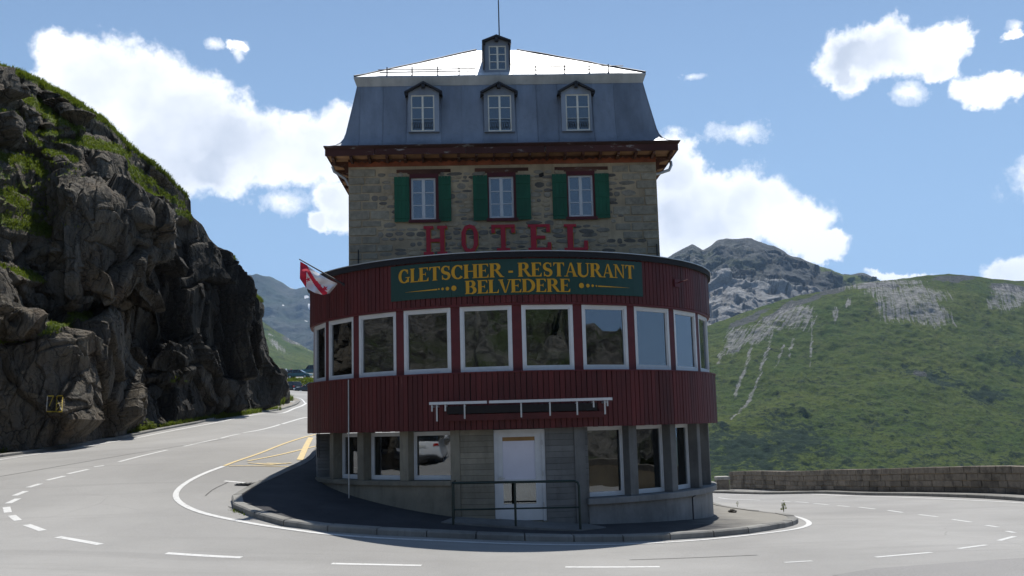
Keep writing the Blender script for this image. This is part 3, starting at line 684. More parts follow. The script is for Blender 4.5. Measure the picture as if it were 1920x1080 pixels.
# --- far left range
def disp_far(V, PX, PY, g, T): return V+np.array([0, -.7, .6])*((ridged(V/900, 6, 101, .55)*150+ridged(V/260, 4, 105)*45)*g)[..., None]
m = NT('far_range_rock'); v = m.world(); n1 = m.noise(v, .0012, 7, .7); n2 = m.noise(v, .008, 7, .7)
col = m.mix(m.maprange(n1, .4, .6), (.025,.04,.022), (.06,.065,.06)); col = m.mix(m.maprange(n2, .60, .66, 0, .8), col, (.13,.13,.13))
A = lambda k: m.node('ShaderNodeAttribute', attribute_name=k).outputs['Fac']
col = m.mix(m.maprange(m.math('ADD', A('snow'), m.math('MULTIPLY', n2, .6)), .98, 1.08), col, (.7,.71,.73)); MT['far'] = m.fin(col, .95, m.bump(n2, 1.0, 40.), spec=.1)
def attr_far(PX, PY, V): return {'snow': ell(PX, PY, [(578,573,14,6,20),(583,586,8,8,0),(574,600,14,4,10),(533,582,5,4,0),(548,543,16,2.5,15),(565,548,14,3,12)], .9)}
skyF = [(300,560),(400,530),(442,518),(480,518),(510,522),(528,531),(541,540),(556,545),(570,540),(583,541),(600,530),(660,520),(760,545),(1000,560),(1200,545),(1400,600)]
mountain('far_range', skyF, 330, 1300, 460, 160, 740, 5200, 8200, lambda t: t**1.1, disp_far, [MT['far']], 'hazy blue mountain range far away between the cliff and the hotel', attr_far)
def disp_near(V, PX, PY, g, T): return V+np.array([0, -.6, .7])*((ridged(V/420, 5, 111)*42+fbm(V/60, 4, 113)*9)*g)[..., None]
def attr_slope(PX, PY, V):
    w = fbm(np.stack([PX/20, PY/20, PX*0], -1), 4, 66)*8
    return {'scree': ell(PX+w, PY+w, [(520,655,34,8,35),(560,645,40,12,28),(510,632,20,8,30)], .9), 'low': np.clip((655-(PY-(PX-500)*.25))/60, 0, 1)*.5, 'flow': PX/100, 'fall': PY/100, 'crag': ell(PX+w, PY+w, [(545,640,34,10,28)], .7)*.8}
skyN = [(380,560),(440,582),(480,595),(492,603),(520,622),(550,640),(583,657),(640,690),(700,720)]
mountain('green_slope', skyN, 380, 700, 260, 160, 770, 2300, 3400, lambda t: t, disp_near, [MT['green_mtn']], 'sunlit green slope below the far range, left of the hotel', attr_slope)
# air
hm = bpy.data.materials.new('haze_air'); hm.use_nodes = True; ht = hm.node_tree
for n in list(ht.nodes):
    if n.type == 'BSDF_PRINCIPLED': ht.nodes.remove(n)
pvn = ht.nodes.new('ShaderNodeVolumePrincipled'); pvn.inputs['Density'].default_value = 3.8e-5; pvn.inputs['Color'].default_value = (.44,.66,1.0,1); pvn.inputs['Anisotropy'].default_value = .3
ht.links.new(pvn.outputs[0], ht.nodes['Material Output'].inputs['Volume'])
tag(MB().box(-14500, 14500, -14500, 14500, -420, 1900).build('haze', hm), 'pale blue mountain air', kind='stuff')
# ================================================================== hotel
RD = 5.55; RL = 5.64
hotel = empty('hotel', (BC.x, BC.y, 0), 'tall stone hotel with round red-clad restaurant front and grey mansard roof', 'hotel')
HO = Vector((BC.x, BC.y, 0))
def cyl(px, py, R):
    """theta (deg, + to the right) and height where that sight line meets the drum"""
    d = ray(px, py); a = d.x*d.x+d.y*d.y; b = 2*(-BC.x*d.x-BC.y*d.y); c = BC.x**2+BC.y**2-R*R; D = b*b-4*a*c
    t = (-b-math.sqrt(max(D, 0)))/(2*a); x, y = d.x*t-BC.x, d.y*t-BC.y
    return math.degrees(math.atan2(x, -y)), CZ+d.z*t
def D(th, R, z):
    a = math.radians(th); return Vector((BC.x+R*math.sin(a), BC.y-R*math.cos(a), z))
def DT(th, R=0, z=0):
    """local frame on the drum: x to the right along it, y inwards, z up; origin on radius R"""
    a = math.radians(th); T_ = Matrix.Identity(4); X = Vector((math.cos(a), math.sin(a), 0)); Y = Vector((-math.sin(a), math.cos(a), 0)); o = D(th, R, z)
    for i in range(3): T_[i][0] = X[i]; T_[i][1] = Y[i]; T_[i][2] = (0, 0, 1)[i]; T_[i][3] = o[i]
    return T_
def arc(mb, t0, t1, R0, R1, z0, z1, step=4., mi=0):
    n = max(1, int(abs(t1-t0)/step)); rows = []
    for k in range(n+1):
        t = t0+(t1-t0)*k/n; rows.append([D(t, R1, z0), D(t, R1, z1), D(t, R0, z1), D(t, R0, z0)])
    b = len(mb.v); mb.grid(rows, mi, False, closed=True); mb.f += [tuple(b+i for i in (3,2,1,0)), tuple(b+n*4+i for i in (0,1,2,3))]; mb.m += [mi]*2; mb.sm += [False]*2
    return mb
def inst(name, me, T_, parent):
    o = bpy.data.objects.new(name, me); COL.objects.link(o); o.parent = parent
    L_ = Matrix.Translation(-HO) @ T_; o.matrix_local = L_; return o

# heights
Z_RIM0, Z_RIM1 = 6.27, 6.40; Z_UB0, Z_UB1 = 5.225, 6.27; Z_LB0, Z_LB1 = 2.345, 3.62
# backing shells and the straight flanks behind the round front
def flank(mb, R, z0, z1, th=.1, y1=13.):
    for s in (-1, 1): mb.box(BC.x+s*R-(th if s > 0 else 0), BC.x+s*R+(0 if s > 0 else th), BC.y, BC.y+y1, z0, z1)
    return mb
def boards(group, R, z0, z1, zfun=None, w=.128, thick=.024, side=10):
    back = MB(); arc(back, -90, 90, R-.10, R-.012, z0+.01, z1-.01, 3); flank(back, R-.012, z0+.01, z1-.01); g = back.build(group, MT['dark'], hotel)
    dth = math.degrees(w/R); variants = []
    for k in range(5):
        mb = MB(); hw = w/2-.005; h = z1-z0; dz = random.uniform(-.006, .006)
        mb.prism([(-hw+.004, 0), (hw-.004, 0), (hw-.004, h), (-hw+.004, h)], -thick-.004, -thick+.006).prism([(-hw, dz), (hw, dz), (hw, h), (-hw, h)], -thick+.006, 0)
        variants.append(mb.mesh(group+'_board', MT['red']))
    n = int(180/dth)+1
    for k in range(n):
        th = -90+(k+.5)*dth
        if th > 91: break
        inst('board', variants[random.randrange(5)], DT(th, R+random.uniform(-.004, .004), z0) @ Matrix.Rotation(math.radians(random.uniform(-.35,.35)), 4, 'Y'), g)
    fl = MB(); flank(fl, R, z0, z1, .011); tag(fl.build('flank_boarding', MT['red'], hotel), None)
    return g
boards('lower_cladding', RL, Z_LB0, Z_LB1); boards('upper_cladding', RD+.03, Z_UB0, Z_UB1)
MB_ = MB(); arc(MB_, -90, 90, 5.2, RL+.05, Z_LB1, Z_LB1+.03, 2); MB_.build('sill_board', MT['red_trim'], hotel)
MB_ = MB(); arc(MB_, -90, 90, 5.2, RD+.035, Z_UB0-.05, Z_UB0, 2); MB_.build('window_head_board', MT['red_trim'], hotel)
# rim roof
MB_ = MB(); arc(MB_, -90, 90, 0.2, RD+.13, Z_RIM0, Z_RIM1, 2); MB_.box(BC.x-RD-.13, BC.x+RD+.13, BC.y, BC.y+13, Z_RIM0, Z_RIM1); MB_.build('flat_roof', MT['roof_edge'], hotel)
MB_ = MB(); arc(MB_, -90, 90, RD+.02, RD+.15, Z_RIM1+.001, Z_RIM1+.02, 2); MB_.build('roof_edge_strip', MT['metal'], hotel)
MB_ = MB(); arc(MB_, -90, 90, .2, 5.1, 5.32, 5.42, 5); arc(MB_, -90, 90, .2, 5.1, Z_LB0+.1, 3.45, 5); MB_.build('interior_floor', MT['room'], hotel)
MB_ = MB(); arc(MB_, -90, 90, 2.6, 2.75, -.6, 5.3, 8); MB_.build('interior_wall', MT['room'], hotel)
# restaurant windows: frame > pane
DL = 1.8; STEP = 14.9
def dwindow(name, th, R, z0, z1, w, label=None, fw=.072, glass='glass'):
    T_ = DT(th, R*math.cos(math.asin(w/2/R)), 0); mb = MB(); h0, h1 = z0, z1
    mb.box(-w/2, -w/2+fw, -.02, .07, h0, h1, T_).box(w/2-fw, w/2, -.02, .07, h0, h1, T_).box(-w/2+fw, w/2-fw, -.02, .07, h0, h0+fw*1.15, T_).box(-w/2+fw, w/2-fw, -.02, .07, h1-fw, h1, T_)
    f_ = .028
    mb.box(-w/2+fw, -w/2+fw+f_, .0, .06, h0+fw*1.15, h1-fw, T_).box(w/2-fw-f_, w/2-fw, .0, .06, h0+fw*1.15, h1-fw, T_)
    mb.box(-w/2+fw+f_, w/2-fw-f_, .0, .06, h0+fw*1.15, h0+fw*1.15+f_, T_).box(-w/2+fw+f_, w/2-fw-f_, .0, .06, h1-fw-f_, h1-fw, T_)
    o = mb.build(name, MT['white'], hotel)
    g = MB(); g.box(-w/2+fw+f_, w/2-fw-f_, .03, .036, h0+fw*1.15+f_, h1-fw-f_, T_ @ Matrix.Rotation(math.radians(random.uniform(-.4,.4)), 4, 'Z')); g.build('pane', MT[glass], o)
    if label: o['label'] = label
    return o
for k in range(-6, 6):
    th = DL+(k+.5)*STEP
    if abs(th) < 92: dwindow('restaurant_window', th, RD-.04, 3.66, 5.17, 1.21)
for k in range(-6, 7):
    th = DL+k*STEP
    if abs(th) > 92: continue
    T_ = DT(th, RD-.06, 0); MB().box(-.115, .115, -.03, .14, 3.65, 5.175, T_).build('red_pillar', MT['red_trim'], hotel)
mbf = MB(); flank(mbf, RD-.02, 3.65, 5.175, .1); mbf.build('flank_wall', MT['red_trim'], hotel)

# ------------------------------------------------ ground floor
def base_wall(name, t0, t1, R, zt, m, step=3):
    mb = MB(); n = int((t1-t0)/step)+1; rows = []
    for k in range(n+1):
        t = t0+(t1-t0)*k/n; p = D(t, R, 0); q = D(t, R-.25, 0); zz = float(gz(p.x, p.y))-.25
        rows.append([(p.x, p.y, zz), (p.x, p.y, zt), (q.x, q.y, zt), (q.x, q.y, zz)])
    b = len(mb.v); mb.grid(rows, 0, False, True); mb.f += [tuple(b+i for i in (3,2,1,0)), tuple(b+n*4+i for i in (0,1,2,3))]; mb.m += [0, 0]; mb.sm += [False]*2
    return mb.build(name, m, hotel)
ZL, ZR = 1.20, .72        # sill heights left and right of the entrance
def tc(px, py, R): return cyl(px, py, R)[0]
tA = tc(844, 870, 5.5); tB = tc(1104, 870, 5.5)
tD0 = tc(927, 900, 5.4); tD1 = tc(1024, 900, 5.4)
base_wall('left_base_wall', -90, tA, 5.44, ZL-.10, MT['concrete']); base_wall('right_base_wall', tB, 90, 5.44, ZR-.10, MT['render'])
MB_ = MB(); arc(MB_, -72, tA, 5.0, 5.50, ZL-.10, ZL, 2); MB_.build('window_ledge', MT['concrete'], hotel)
MB_ = MB(); arc(MB_, tB-.6, 90, 5.0, 5.56, ZR-.13, ZR, 2); MB_.build('window_ledge', MT['render'], hotel)
for th, z in [(-29, ZL), (-44.5, ZL), (31, ZR), (47, ZR), (63, ZR)]:
    pass
# round stone end on the far left, built of course strips
for k in range(14):
    z0 = ZL-.10+k*(Z_LB0-.02-ZL+.10)/14; z1 = z0+(Z_LB0-.02-ZL+.10)/14-.008
    j = random.uniform(-.006, .006); MB_ = MB(); arc(MB_, -90, -71.8, 5.1, 5.44+j, z0, z1, 3); MB_.build('wall_course', MT['render'], hotel)
# windows and piers
LW = [DL-1.5*STEP-.0, DL-2.5*STEP, DL-3.5*STEP]; RW = [DL+1.5*STEP, DL+2.5*STEP, DL+3.5*STEP, DL+4.5*STEP, DL+5.5*STEP]
for th in LW: dwindow('ground_floor_window', th, 5.16, ZL+.01, Z_LB0-.02, 1.16, fw=.065)
for th in RW: dwindow('ground_floor_window', th, 5.16, ZR+.01, Z_LB0+.0, 1.16, fw=.065)
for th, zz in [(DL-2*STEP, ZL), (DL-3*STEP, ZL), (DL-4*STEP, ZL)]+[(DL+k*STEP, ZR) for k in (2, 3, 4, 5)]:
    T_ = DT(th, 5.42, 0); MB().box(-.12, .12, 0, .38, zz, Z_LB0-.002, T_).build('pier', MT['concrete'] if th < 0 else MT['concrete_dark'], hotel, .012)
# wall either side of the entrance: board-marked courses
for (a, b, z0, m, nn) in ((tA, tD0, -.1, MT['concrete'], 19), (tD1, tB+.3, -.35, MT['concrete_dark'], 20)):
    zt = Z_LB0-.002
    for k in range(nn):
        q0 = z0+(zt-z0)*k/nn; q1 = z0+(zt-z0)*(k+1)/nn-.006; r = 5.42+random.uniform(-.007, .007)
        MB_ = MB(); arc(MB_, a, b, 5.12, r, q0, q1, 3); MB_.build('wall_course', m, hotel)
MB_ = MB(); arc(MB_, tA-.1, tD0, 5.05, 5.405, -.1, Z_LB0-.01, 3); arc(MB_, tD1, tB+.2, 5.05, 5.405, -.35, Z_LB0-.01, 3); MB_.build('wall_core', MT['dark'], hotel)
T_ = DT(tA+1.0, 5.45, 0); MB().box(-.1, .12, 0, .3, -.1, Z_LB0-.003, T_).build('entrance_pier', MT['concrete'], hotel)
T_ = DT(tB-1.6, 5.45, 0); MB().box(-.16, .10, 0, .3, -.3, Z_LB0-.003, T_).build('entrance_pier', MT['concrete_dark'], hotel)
# door
td = (tD0+tD1)/2; z0d = .27; T_ = DT(td, 5.30, 0); hw = 5.30*math.sin(math.radians((tD1-tD0)/2))*1.015
zt = Z_LB0-.02
mb = MB().box(-hw, -hw+.075, -.04, .12, z0d, zt, T_).box(hw-.075, hw, -.04, .12, z0d, zt, T_).box(-hw+.075, hw-.075, -.04, .12, zt-.09, zt, T_)
mb.box(-hw+.075, -hw+.20, .0, .05, z0d+.01, zt-.09, T_).box(hw-.23, hw-.075, .0, .05, z0d+.01, zt-.09, T_).box(-hw+.20, hw-.23, .0, .05, z0d+.01, z0d+.38, T_).box(-hw+.20, hw-.23, .0, .05, z0d+.86, z0d+.93, T_).box(-hw+.20, hw-.23, .0, .05, zt-.17, zt-.09, T_)
door = mb.build('door', MT['white'], hotel); door['label'] = 'white front door with solid upper panel and low glass pane'
MB().box(-hw+.20, hw-.23, .025, .04, z0d+.93, zt-.26, T_).build('door_panel', MT['door_white'], door)
MB().box(-hw+.20, hw-.23, .022, .04, zt-.26, zt-.17, T_).build('wooden_strip', paint('raw_wood', (.28,.16,.06), .8, .2), door)
MB().box(-hw+.20, hw-.23, .03, .036, z0d+.38, z0d+.86, T_).build('pane', MT['glass'], door)
MB().box(-hw+.12, -hw+.145, -.055, .0, z0d+.93, z0d+1.0, T_).box(-hw+.10, -hw+.24, -.075, -.055, z0d+.955, z0d+.975, T_).build('door_handle', MT['metal'], door)
for zz in (.35, 1.05, 1.75): MB().cyl((hw-.07, -.05, z0d+zz), (0,0,1), .016, .12, 8, T_).build('hinge', MT['metal'], door)
MB().box(-hw-.02, hw+.02, -.10, .3, z0d-.25, z0d-.002, T_).build('doorstep', MT['concrete'], hotel)
# entrance landing slab
a = G(845, 962); mb = MB(); pl = [D(tA+1, 5.5, 0), D(tA+.5, 6.35, 0), D(tB-6, 6.5, 0), D(tB+1, 6.1, 0), D(tB-1, 5.5, 0)]
zs = [.36, .33, .2, .16, .2]
mb.add([Vector((p.x, p.y, float(gz(p.x, p.y))-.1)) for p in pl]+[Vector((p.x, p.y, float(gz(p.x, p.y))+KH+.012)) for p in pl], [(9,8,7,6,5)]+[(i, (i+1) % 5, (i+1) % 5+5, i+5) for i in range(5)]); mb.build('landing_slab', MT['concrete_dark'], hotel)
# small fittings
z1p = Z_LB1-.0
T_ = DT(tc(655, 800, RL+.05), RL+.07, 0); g_ = T_.translation; zb = float(gz(g_.x, g_.y))+.1
MB().tube([(0,0,zb),(0,0,1.5),(0,0,2.6),(0,0,z1p)], .016, 8, T_).build('cable_conduit', MT['metal'], hotel)
T_ = DT(tc(1268, 530, RD+.06), RD+.06, 0); zc = cyl(1268, 532, RD)[1]
MB().box(-.11, .11, -.03, .0, zc-.1, zc+.1, T_).tube([(0,-.03,zc),(.0,-.16,zc+.02),(.06,-.3,zc+.05)], .014, 6, T_).build('floodlight_bracket', MT['red_trim'], hotel)
T_ = DT(tc(1298, 955, 5.5), 5.5, 0); zc = cyl(1298, 932, 5.5)[1]
MB().tube([(0,-.02,-.2),(0,-.02,zc),(.12,-.04,zc+.03)], .02, 8, T_).build('water_tap_pipe', MT['dark_metal'], hotel)
t0 = tc(598, 838, 5.45); T_ = DT(t0, 5.46, 0)
for dx in (-.09, .09): pass
MB().tube([(-.1,-.01,1.72),(-.1,-.01,2.34)], .012, 6, T_).tube([(.12,-.01,1.72),(.12,-.01,2.34)], .012, 6, T_).tube([(-.1,-.01,1.72),(.12,-.01,1.72)], .012, 6, T_).build('wall_bracket', MT['dark_metal'], hotel)
# awning rail over the entrance
Ya = BC.y-RL-.42
def AP(px, py): return P(px, py, Ya)
aw = MB(); p0, p1, p2, p3 = AP(805, 758), AP(913, 755), AP(917, 754.5), AP(1148, 749.5); zc = (p0.z+p3.z)/2
aw.box(p0.x, p1.x, Ya-.05, Ya+.0, p0.z-.015, p0.z+.045).box(p2.x, p3.x, Ya-.05, Ya, p0.z-.015, p0.z+.045)
awn = aw.build('awning_rail', MT['white'], hotel)
for px, l in ((810,.16),(819,.38),(835,.16),(871,.34),(977,.34),(1031,.32),(1082,.32),(1113,.16),(1134,.32),(1139,.14)):
    x = AP(px, 760).x; mb = MB().box(x-.017, x+.017, Ya-.03, Ya+.0, zc-l, zc-.02)
    yy = BC.y-math.sqrt(max(RL**2-(x-BC.x)**2, 0))
    mb.box(x-.012, x+.012, Ya, yy, zc-.06, zc-.025); mb.build('bracket', MT['metal'], awn)
mb = MB(); arc(mb, tc(838, 775, RL+.1), tc(1120, 768, RL+.1), RL+.006, RL+.10, zc-.22, zc-.05, 3); mb.build('awning_shadow_slot', MT['dark'], awn)  # dark strip painted in for the shadow slot behind the rail
mb = MB(); arc(mb, tc(838, 785, RL+.1), tc(1132, 778, RL+.1), RL+.006, RL+.13, zc-.38, zc-.24, 3); mb.build('awning_valance', MT['red'], awn)

# ------------------------------------------------ tower
PSI = math.radians(2.0); TO = Vector((-.17, 28.0, 0))
TT = Matrix.Translation(TO) @ Matrix.Rotation(PSI, 4, 'Z'); TI = TT.inverted()
def TP(px, py, yo=0.):
    """local x, z on the plane y = yo of the tower"""
    o = TI @ Vector((0, 0, CZ)); d = TI.to_3x3() @ ray(px, py); t = (yo-o.y)/d.y; return o.x+d.x*t, o.z+d.z*t
HW = 4.43; ZW = 9.86; DEP = 13.
Wpx = [(768.5,823,327,417,771,817,334,411), (914,968,323.5,413,917,963,331,409.5), (1062.5,1116,321,410,1065.5,1112,328.5,406.5)]
Wn = []
for (a, b, c, d_, e, f_, g, h) in Wpx:
    ym = (c+d_)/2; xa = TP(a, ym)[0]; xb = TP(b, ym)[0]; zt_ = TP((a+b)/2, c)[1]; zb_ = TP((a+b)/2, d_)[1]
    Wn.append([xa, xb, zb_, zt_, TP(e, ym)[0], TP(f_, ym)[0], TP((a+b)/2, h)[1], TP((a+b)/2, g)[1]])
zt_ = sum(w[3] for w in Wn)/3; zb_ = sum(w[2] for w in Wn)/3; z1_ = sum(w[7] for w in Wn)/3; z0_ = sum(w[6] for w in Wn)/3
for w in Wn: w[2], w[3], w[6], w[7] = zb_, zt_, z0_, z1_
mb = MB(); xs_ = [-HW]+[x for w in Wn for x in (w[0]+.04, w[1]-.04)]+[HW]
for i in range(0, len(xs_), 2): mb.box(xs_[i], xs_[i+1], 0, .45, 5.8, ZW+.3, TT)
for w in Wn: mb.box(w[0]+.04, w[1]-.04, 0, .45, 5.8, zb_+.04, TT).box(w[0]+.04, w[1]-.04, 0, .45, zt_-.04, ZW+.3, TT)
mb.box(-HW, -HW+.45, .45, DEP, 5.8, ZW+.3, TT).box(HW-.45, HW, .45, DEP, 5.8, ZW+.3, TT).box(-HW+.45, HW-.45, DEP-.45, DEP, 5.8, ZW+.3, TT)
swall = mb.build('stone_wall', MT['mortar'], hotel)
MB().box(-HW+.46, HW-.46, 1.1, 1.2, 6.4, 10.1, TT).box(-HW+.46, HW-.46, .46, 1.1, z0_-.3, z0_-.2, TT).build('dark_room', MT['room'], hotel)
# stones
smesh = []
for k in range(16):
    n = 9; outer = []; inner = []
    for i in range(n):
        a = 2*PI*(i+random.uniform(-.25,.25))/n; r = random.uniform(.86, 1.04)
        ex = random.uniform(1.5, 3.2); ca, sa = math.cos(a), math.sin(a); rr = r/((abs(ca)**ex+abs(sa)**ex)**(1/ex)); x, z = .5*rr*ca, .5*rr*sa
        outer.append((x, 0, z)); inner.append((x*.84+random.uniform(-.02,.02), -1+random.uniform(-.25,.25), z*.78))
    mb = MB(); mb.add(outer+inner, [tuple(range(n, 2*n))]+[(i, (i+1) % n, (i+1) % n+n, i+n) for i in range(n)]); smesh.append(mb)
smats = ['stone_grey', 'stone_dark', 'stone_tan', 'stone_grey', 'stone_dark', 'stone_tan']
smd = {}
def stone_inst(x, z, w, h, dep, mk, rot=0, square=False):
    k = random.randrange(16); key = (k, mk)
    if key not in smd: smd[key] = smesh[k].mesh('stone', MT[mk])
    return (smd[key], smesh[k], TT @ Matrix.Translation((x, .001, z)) @ Matrix.Rotation(rot, 4, 'Y') @ Matrix.Diagonal((w, dep, h, 1)), mk, w*h)
S_ = []
qm = []
for k in range(4):
    mb = MB(); c = .5; e = [random.uniform(.0, .05) for _ in range(8)]
    o8 = [(-c,0,-c+.06),(-c+.05,0,-c),(c-.05,0,-c),(c,0,-c+.06),(c,0,c-.06),(c-.05,0,c),(-c+.05,0,c),(-c,0,c-.06)]
    i8 = [(p[0]*.96, -1+random.uniform(-.2,.2), p[2]*.9) for p in o8]
    mb.add(o8+i8, [tuple(range(8, 16))]+[(i, (i+1) % 8, (i+1) % 8+8, i+8) for i in range(8)]); qm.append((mb, mb.mesh('quoin', MT['quoin'])))
zc_ = 5.95; qrows = []
while zc_ < 9.7:
    h = random.uniform(.19, .30); h = min(h, 9.80-zc_); ql = []
    for sgn in (-1, 1):
        w = random.choice([.36, .45, .6, .78]); w2 = w+random.uniform(.3, .7)
        k = random.randrange(4); x = sgn*(HW-w/2-.005)
        S_.append((qm[k][1], qm[k][0], TT @ Matrix.Translation((x, .001, zc_+h/2)) @ Matrix.Diagonal((w-.02, .022, h-.025, 1)), 'quoin', w*h*3)); 
        if random.random() < .75 and w < .8:
            ww = random.uniform(.35, .6); x2 = sgn*(HW-w-ww/2-.015); k = random.randrange(4)
            S_.append((qm[k][1], qm[k][0], TT @ Matrix.Translation((x2, .001, zc_+h/2)) @ Matrix.Diagonal((ww-.03, .016, h-.05, 1)), 'quoin', ww*h*2)); w += ww
        ql.append(w)
    qrows.append((zc_, zc_+h, ql[0], ql[1])); zc_ += h
def qlim(z, side):
    for r in qrows:
        if r[0] <= z <= r[1]: return r[2+side]
    return .6
z = 5.98
while z < 9.78:
    h = random.uniform(.08, .19); x = -HW+qlim(z+h/2, 0)+.04; xe = HW-qlim(z+h/2, 1)-.04
    while x < xe:
        w = random.uniform(.14, .52)*(1 if h > .12 else .8); cx = x+w/2; cz = z+h/2+random.uniform(-.02, .02); x += w+random.uniform(-.01, .04)
        hit = cz > 9.74
        for q in Wn:
            if cx+w/2 > q[0]-.0 and cx-w/2 < q[1]+.0 and cz+h/2 > q[2]-.1 and cz-h/2 < q[3]+.16: hit = True
        if hit or random.random() < .06 or cx+w/2 > xe+.05: continue
        S_.append(stone_inst(cx, cz, w, h*random.uniform(.7,1.12), random.uniform(.006, .022), random.choice(smats), random.uniform(-.07, .07)))
    z += h+random.uniform(.0, .02)
S_.sort(key=lambda s: -s[4] if s[2].translation.z > 6.55 else -s[4]*.01)
rest = MB()
for i, s in enumerate(S_):
    if i < 298: inst('stone', s[0], s[2], swall)
    else:
        mi = ['stone_grey','stone_dark','stone_tan','quoin'].index(s[3]); rest.add([s[2] @ Vector(v) for v in s[1].v], s[1].f, mi)
tag(rest.build('stone_rubble', [MT[k] for k in ('stone_grey','stone_dark','stone_tan','quoin')], swall), kind='stuff')
# windows of the tower
def casement(name, x0, x1, z0, z1, y, T_, fmat, glassm, fr=.055, cols=2, rows=3, mull=.09, dep=.05, lattice=False, label=None):
    mb = MB(); mb.box(x0, x0+fr, y, y+dep, z0, z1, T_).box(x1-fr, x1, y, y+dep, z0, z1, T_).box(x0+fr, x1-fr, y, y+dep, z1-fr, z1, T_).box(x0+fr, x1-fr, y, y+dep, z0, z0+fr, T_)
    xm = (x0+x1)/2; mb.box(xm-mull/2, xm+mull/2, y-.012, y+dep, z0+fr, z1-fr, T_); b = .024
    zz = [z0+fr+(z1-z0-2*fr)*k/rows for k in range(rows+1)]
    for k in range(1, rows):
        for xa, xb in ((x0+fr, xm-mull/2), (xm+mull/2, x1-fr)): mb.box(xa, xb, y+.008, y+dep-.008, zz[k]-b/2, zz[k]+b/2, T_)
    o = mb.build(name, fmat, hotel)
    if label: o['label'] = label
    for k in range(rows):
        for xa, xb in ((x0+fr, xm-mull/2), (xm+mull/2, x1-fr)):
            Tj = T_ @ Matrix.Translation(((xa+xb)/2, y+.022, 0)) @ Matrix.Rotation(math.radians(random.uniform(-.5,.5)), 4, 'Z'); w_ = (xb-xa)/2
            MB().box(-w_, w_, 0, .004, zz[k]+(b/2 if k else 0), zz[k+1]-(b/2 if k < rows-1 else 0), Tj).build('pane', glassm, o)
    return o
shut_px = [((739.5,768),(822.5,846)), ((887,914.5),(967.5,995)), ((1035.5,1063),(1115.5,1142.5))]
for wi, (w, sh) in enumerate(zip(Wn, shut_px)):
    x0, x1, z0, z1, sx0, sx1, sz0, sz1 = w
    casement('window', sx0, sx1, sz0, sz1, .03, TT, MT['white'], MT['glass_up'], label=None)
    MB().box(x0, sx0, -.035, .10, z0, z1, TT).box(sx1, x1, -.035, .10, z0, z1, TT).box(sx0, sx1, -.035, .10, sz1, z1, TT).box(sx0, sx1, -.035, .10, z0, sz0, TT).box(x0-.04, x1+.04, -.075, -.036, z0-.03, z0+.06, TT).build('window_surround', MT['red_trim'], hotel)
    if wi < 3: MB().box(x0-.36, x1+.36, -.02, .0, z1+.045, z1+.14, TT @ Matrix.Rotation(math.radians(random.uniform(-.3,.3)), 4, 'Y')).box(x0-.06, x1+.06, -.03, .0, z1+.002, z1+.043, TT).build('wooden_lintel', MT['brown'], hotel)
    for (pa, pb) in sh:
        xa = TP(pa, 370)[0]; xb = TP(pb, 370)[0]; n = 4; core = MB().box(xa+.02, xb-.02, -.05, -.046, z0+.03, z1-.12, TT)
        for zz in (z0+.14, z0+.66, z1-.30): core.box(xa+.01, xb-.01, -.082, -.070, zz-.04, zz+.04, TT)
        s_ = core.build('shutter', MT['green'], hotel)
        for k in range(n):
            a = xa+(xb-xa)*k/n+.003; b = xa+(xb-xa)*(k+1)/n-.003; MB().box(a, b, -.070, -.0505, z0-.0+random.uniform(-.004,.004), z1-.085, TT).build('plank', MT['green'], s_)
# right window: pale curtain low behind the glass
w = Wn[2]; MB().box(w[4]+.02, w[5]-.02, .12, .13, w[6], w[6]+(w[7]-w[6])*.62, TT).build('curtain', paint('grey_curtain', (.30,.28,.25), .9, .1, 4, (6,6,.5)), hotel)
w = Wn[1]; MB().box(w[4]+.30, w[5]-.02, .12, .13, w[6], w[6]+(w[7]-w[6])*.45, TT).build('curtain', paint('dim_curtain', (.12,.11,.10), .9, .1, 4, (6,6,.5)), hotel)
# eaves
ZE0, ZE1 = 10.07, 10.33; EO = .56; HE = HW+EO
MB().box(-HW+.0, HW, -.03, .0, ZW, ZE0-.001, TT).build('frieze_board', MT['frieze'], hotel)
mb = MB()   # scalloped valance under the rafters
n = 46
for k in range(n):
    a = -HW+2*HW*k/n; b = -HW+2*HW*(k+1)/n; mb.prism([(a, ZE0-.003), (a, ZE0-.055), ((a+b)/2, ZE0-.10), (b, ZE0-.055), (b, ZE0-.003)], -.062, -.034, TT)
mb.build('scalloped_trim', MT['brown'], hotel)
sb = hotel
nb_ = 6
for k in range(nb_): MB().box(-HE+.04, HE-.04, -EO+.03+k*(EO-.03)/nb_+.004, -EO+.03+(k+1)*(EO-.03)/nb_-.004, ZE0, ZE0+.02, TT).build('soffit_board', MT['soffit'], hotel)
for s in (-1, 1): MB().box(s*HE-(.04 if s > 0 else -.04), s*HW, 0, DEP, ZE0, ZE0+.02, TT).build('side_soffit', MT['soffit'], hotel)
nr_ = 20
for k in range(nr_):
    x = -HE+.18+(2*HE-.36)*k/(nr_-1); MB().prism([(0,0),(0,-.10),(.12,-.14),(EO-.05,-.07),(EO-.05,0)], -.035, .035, TT @ Matrix.Translation((x, -.0, ZE0-.002)) @ Matrix.Rotation(-PI/2, 4, 'Z')).build('rafter_end', MT['brown'], hotel)
for s in (-1, 1):
    for k in range(14):
        y = .2+k*.95; MB().prism([(0,0),(0,-.42),(.06,-.42),(.16,-.16),(EO-.05,-.07),(EO-.05,0)], -.045, .045, TT @ Matrix.Translation((s*HW, y, ZE0-.002)) @ Matrix.Rotation(0 if s > 0 else PI, 4, 'Z')).build('eave_bracket', MT['brown'], hotel)
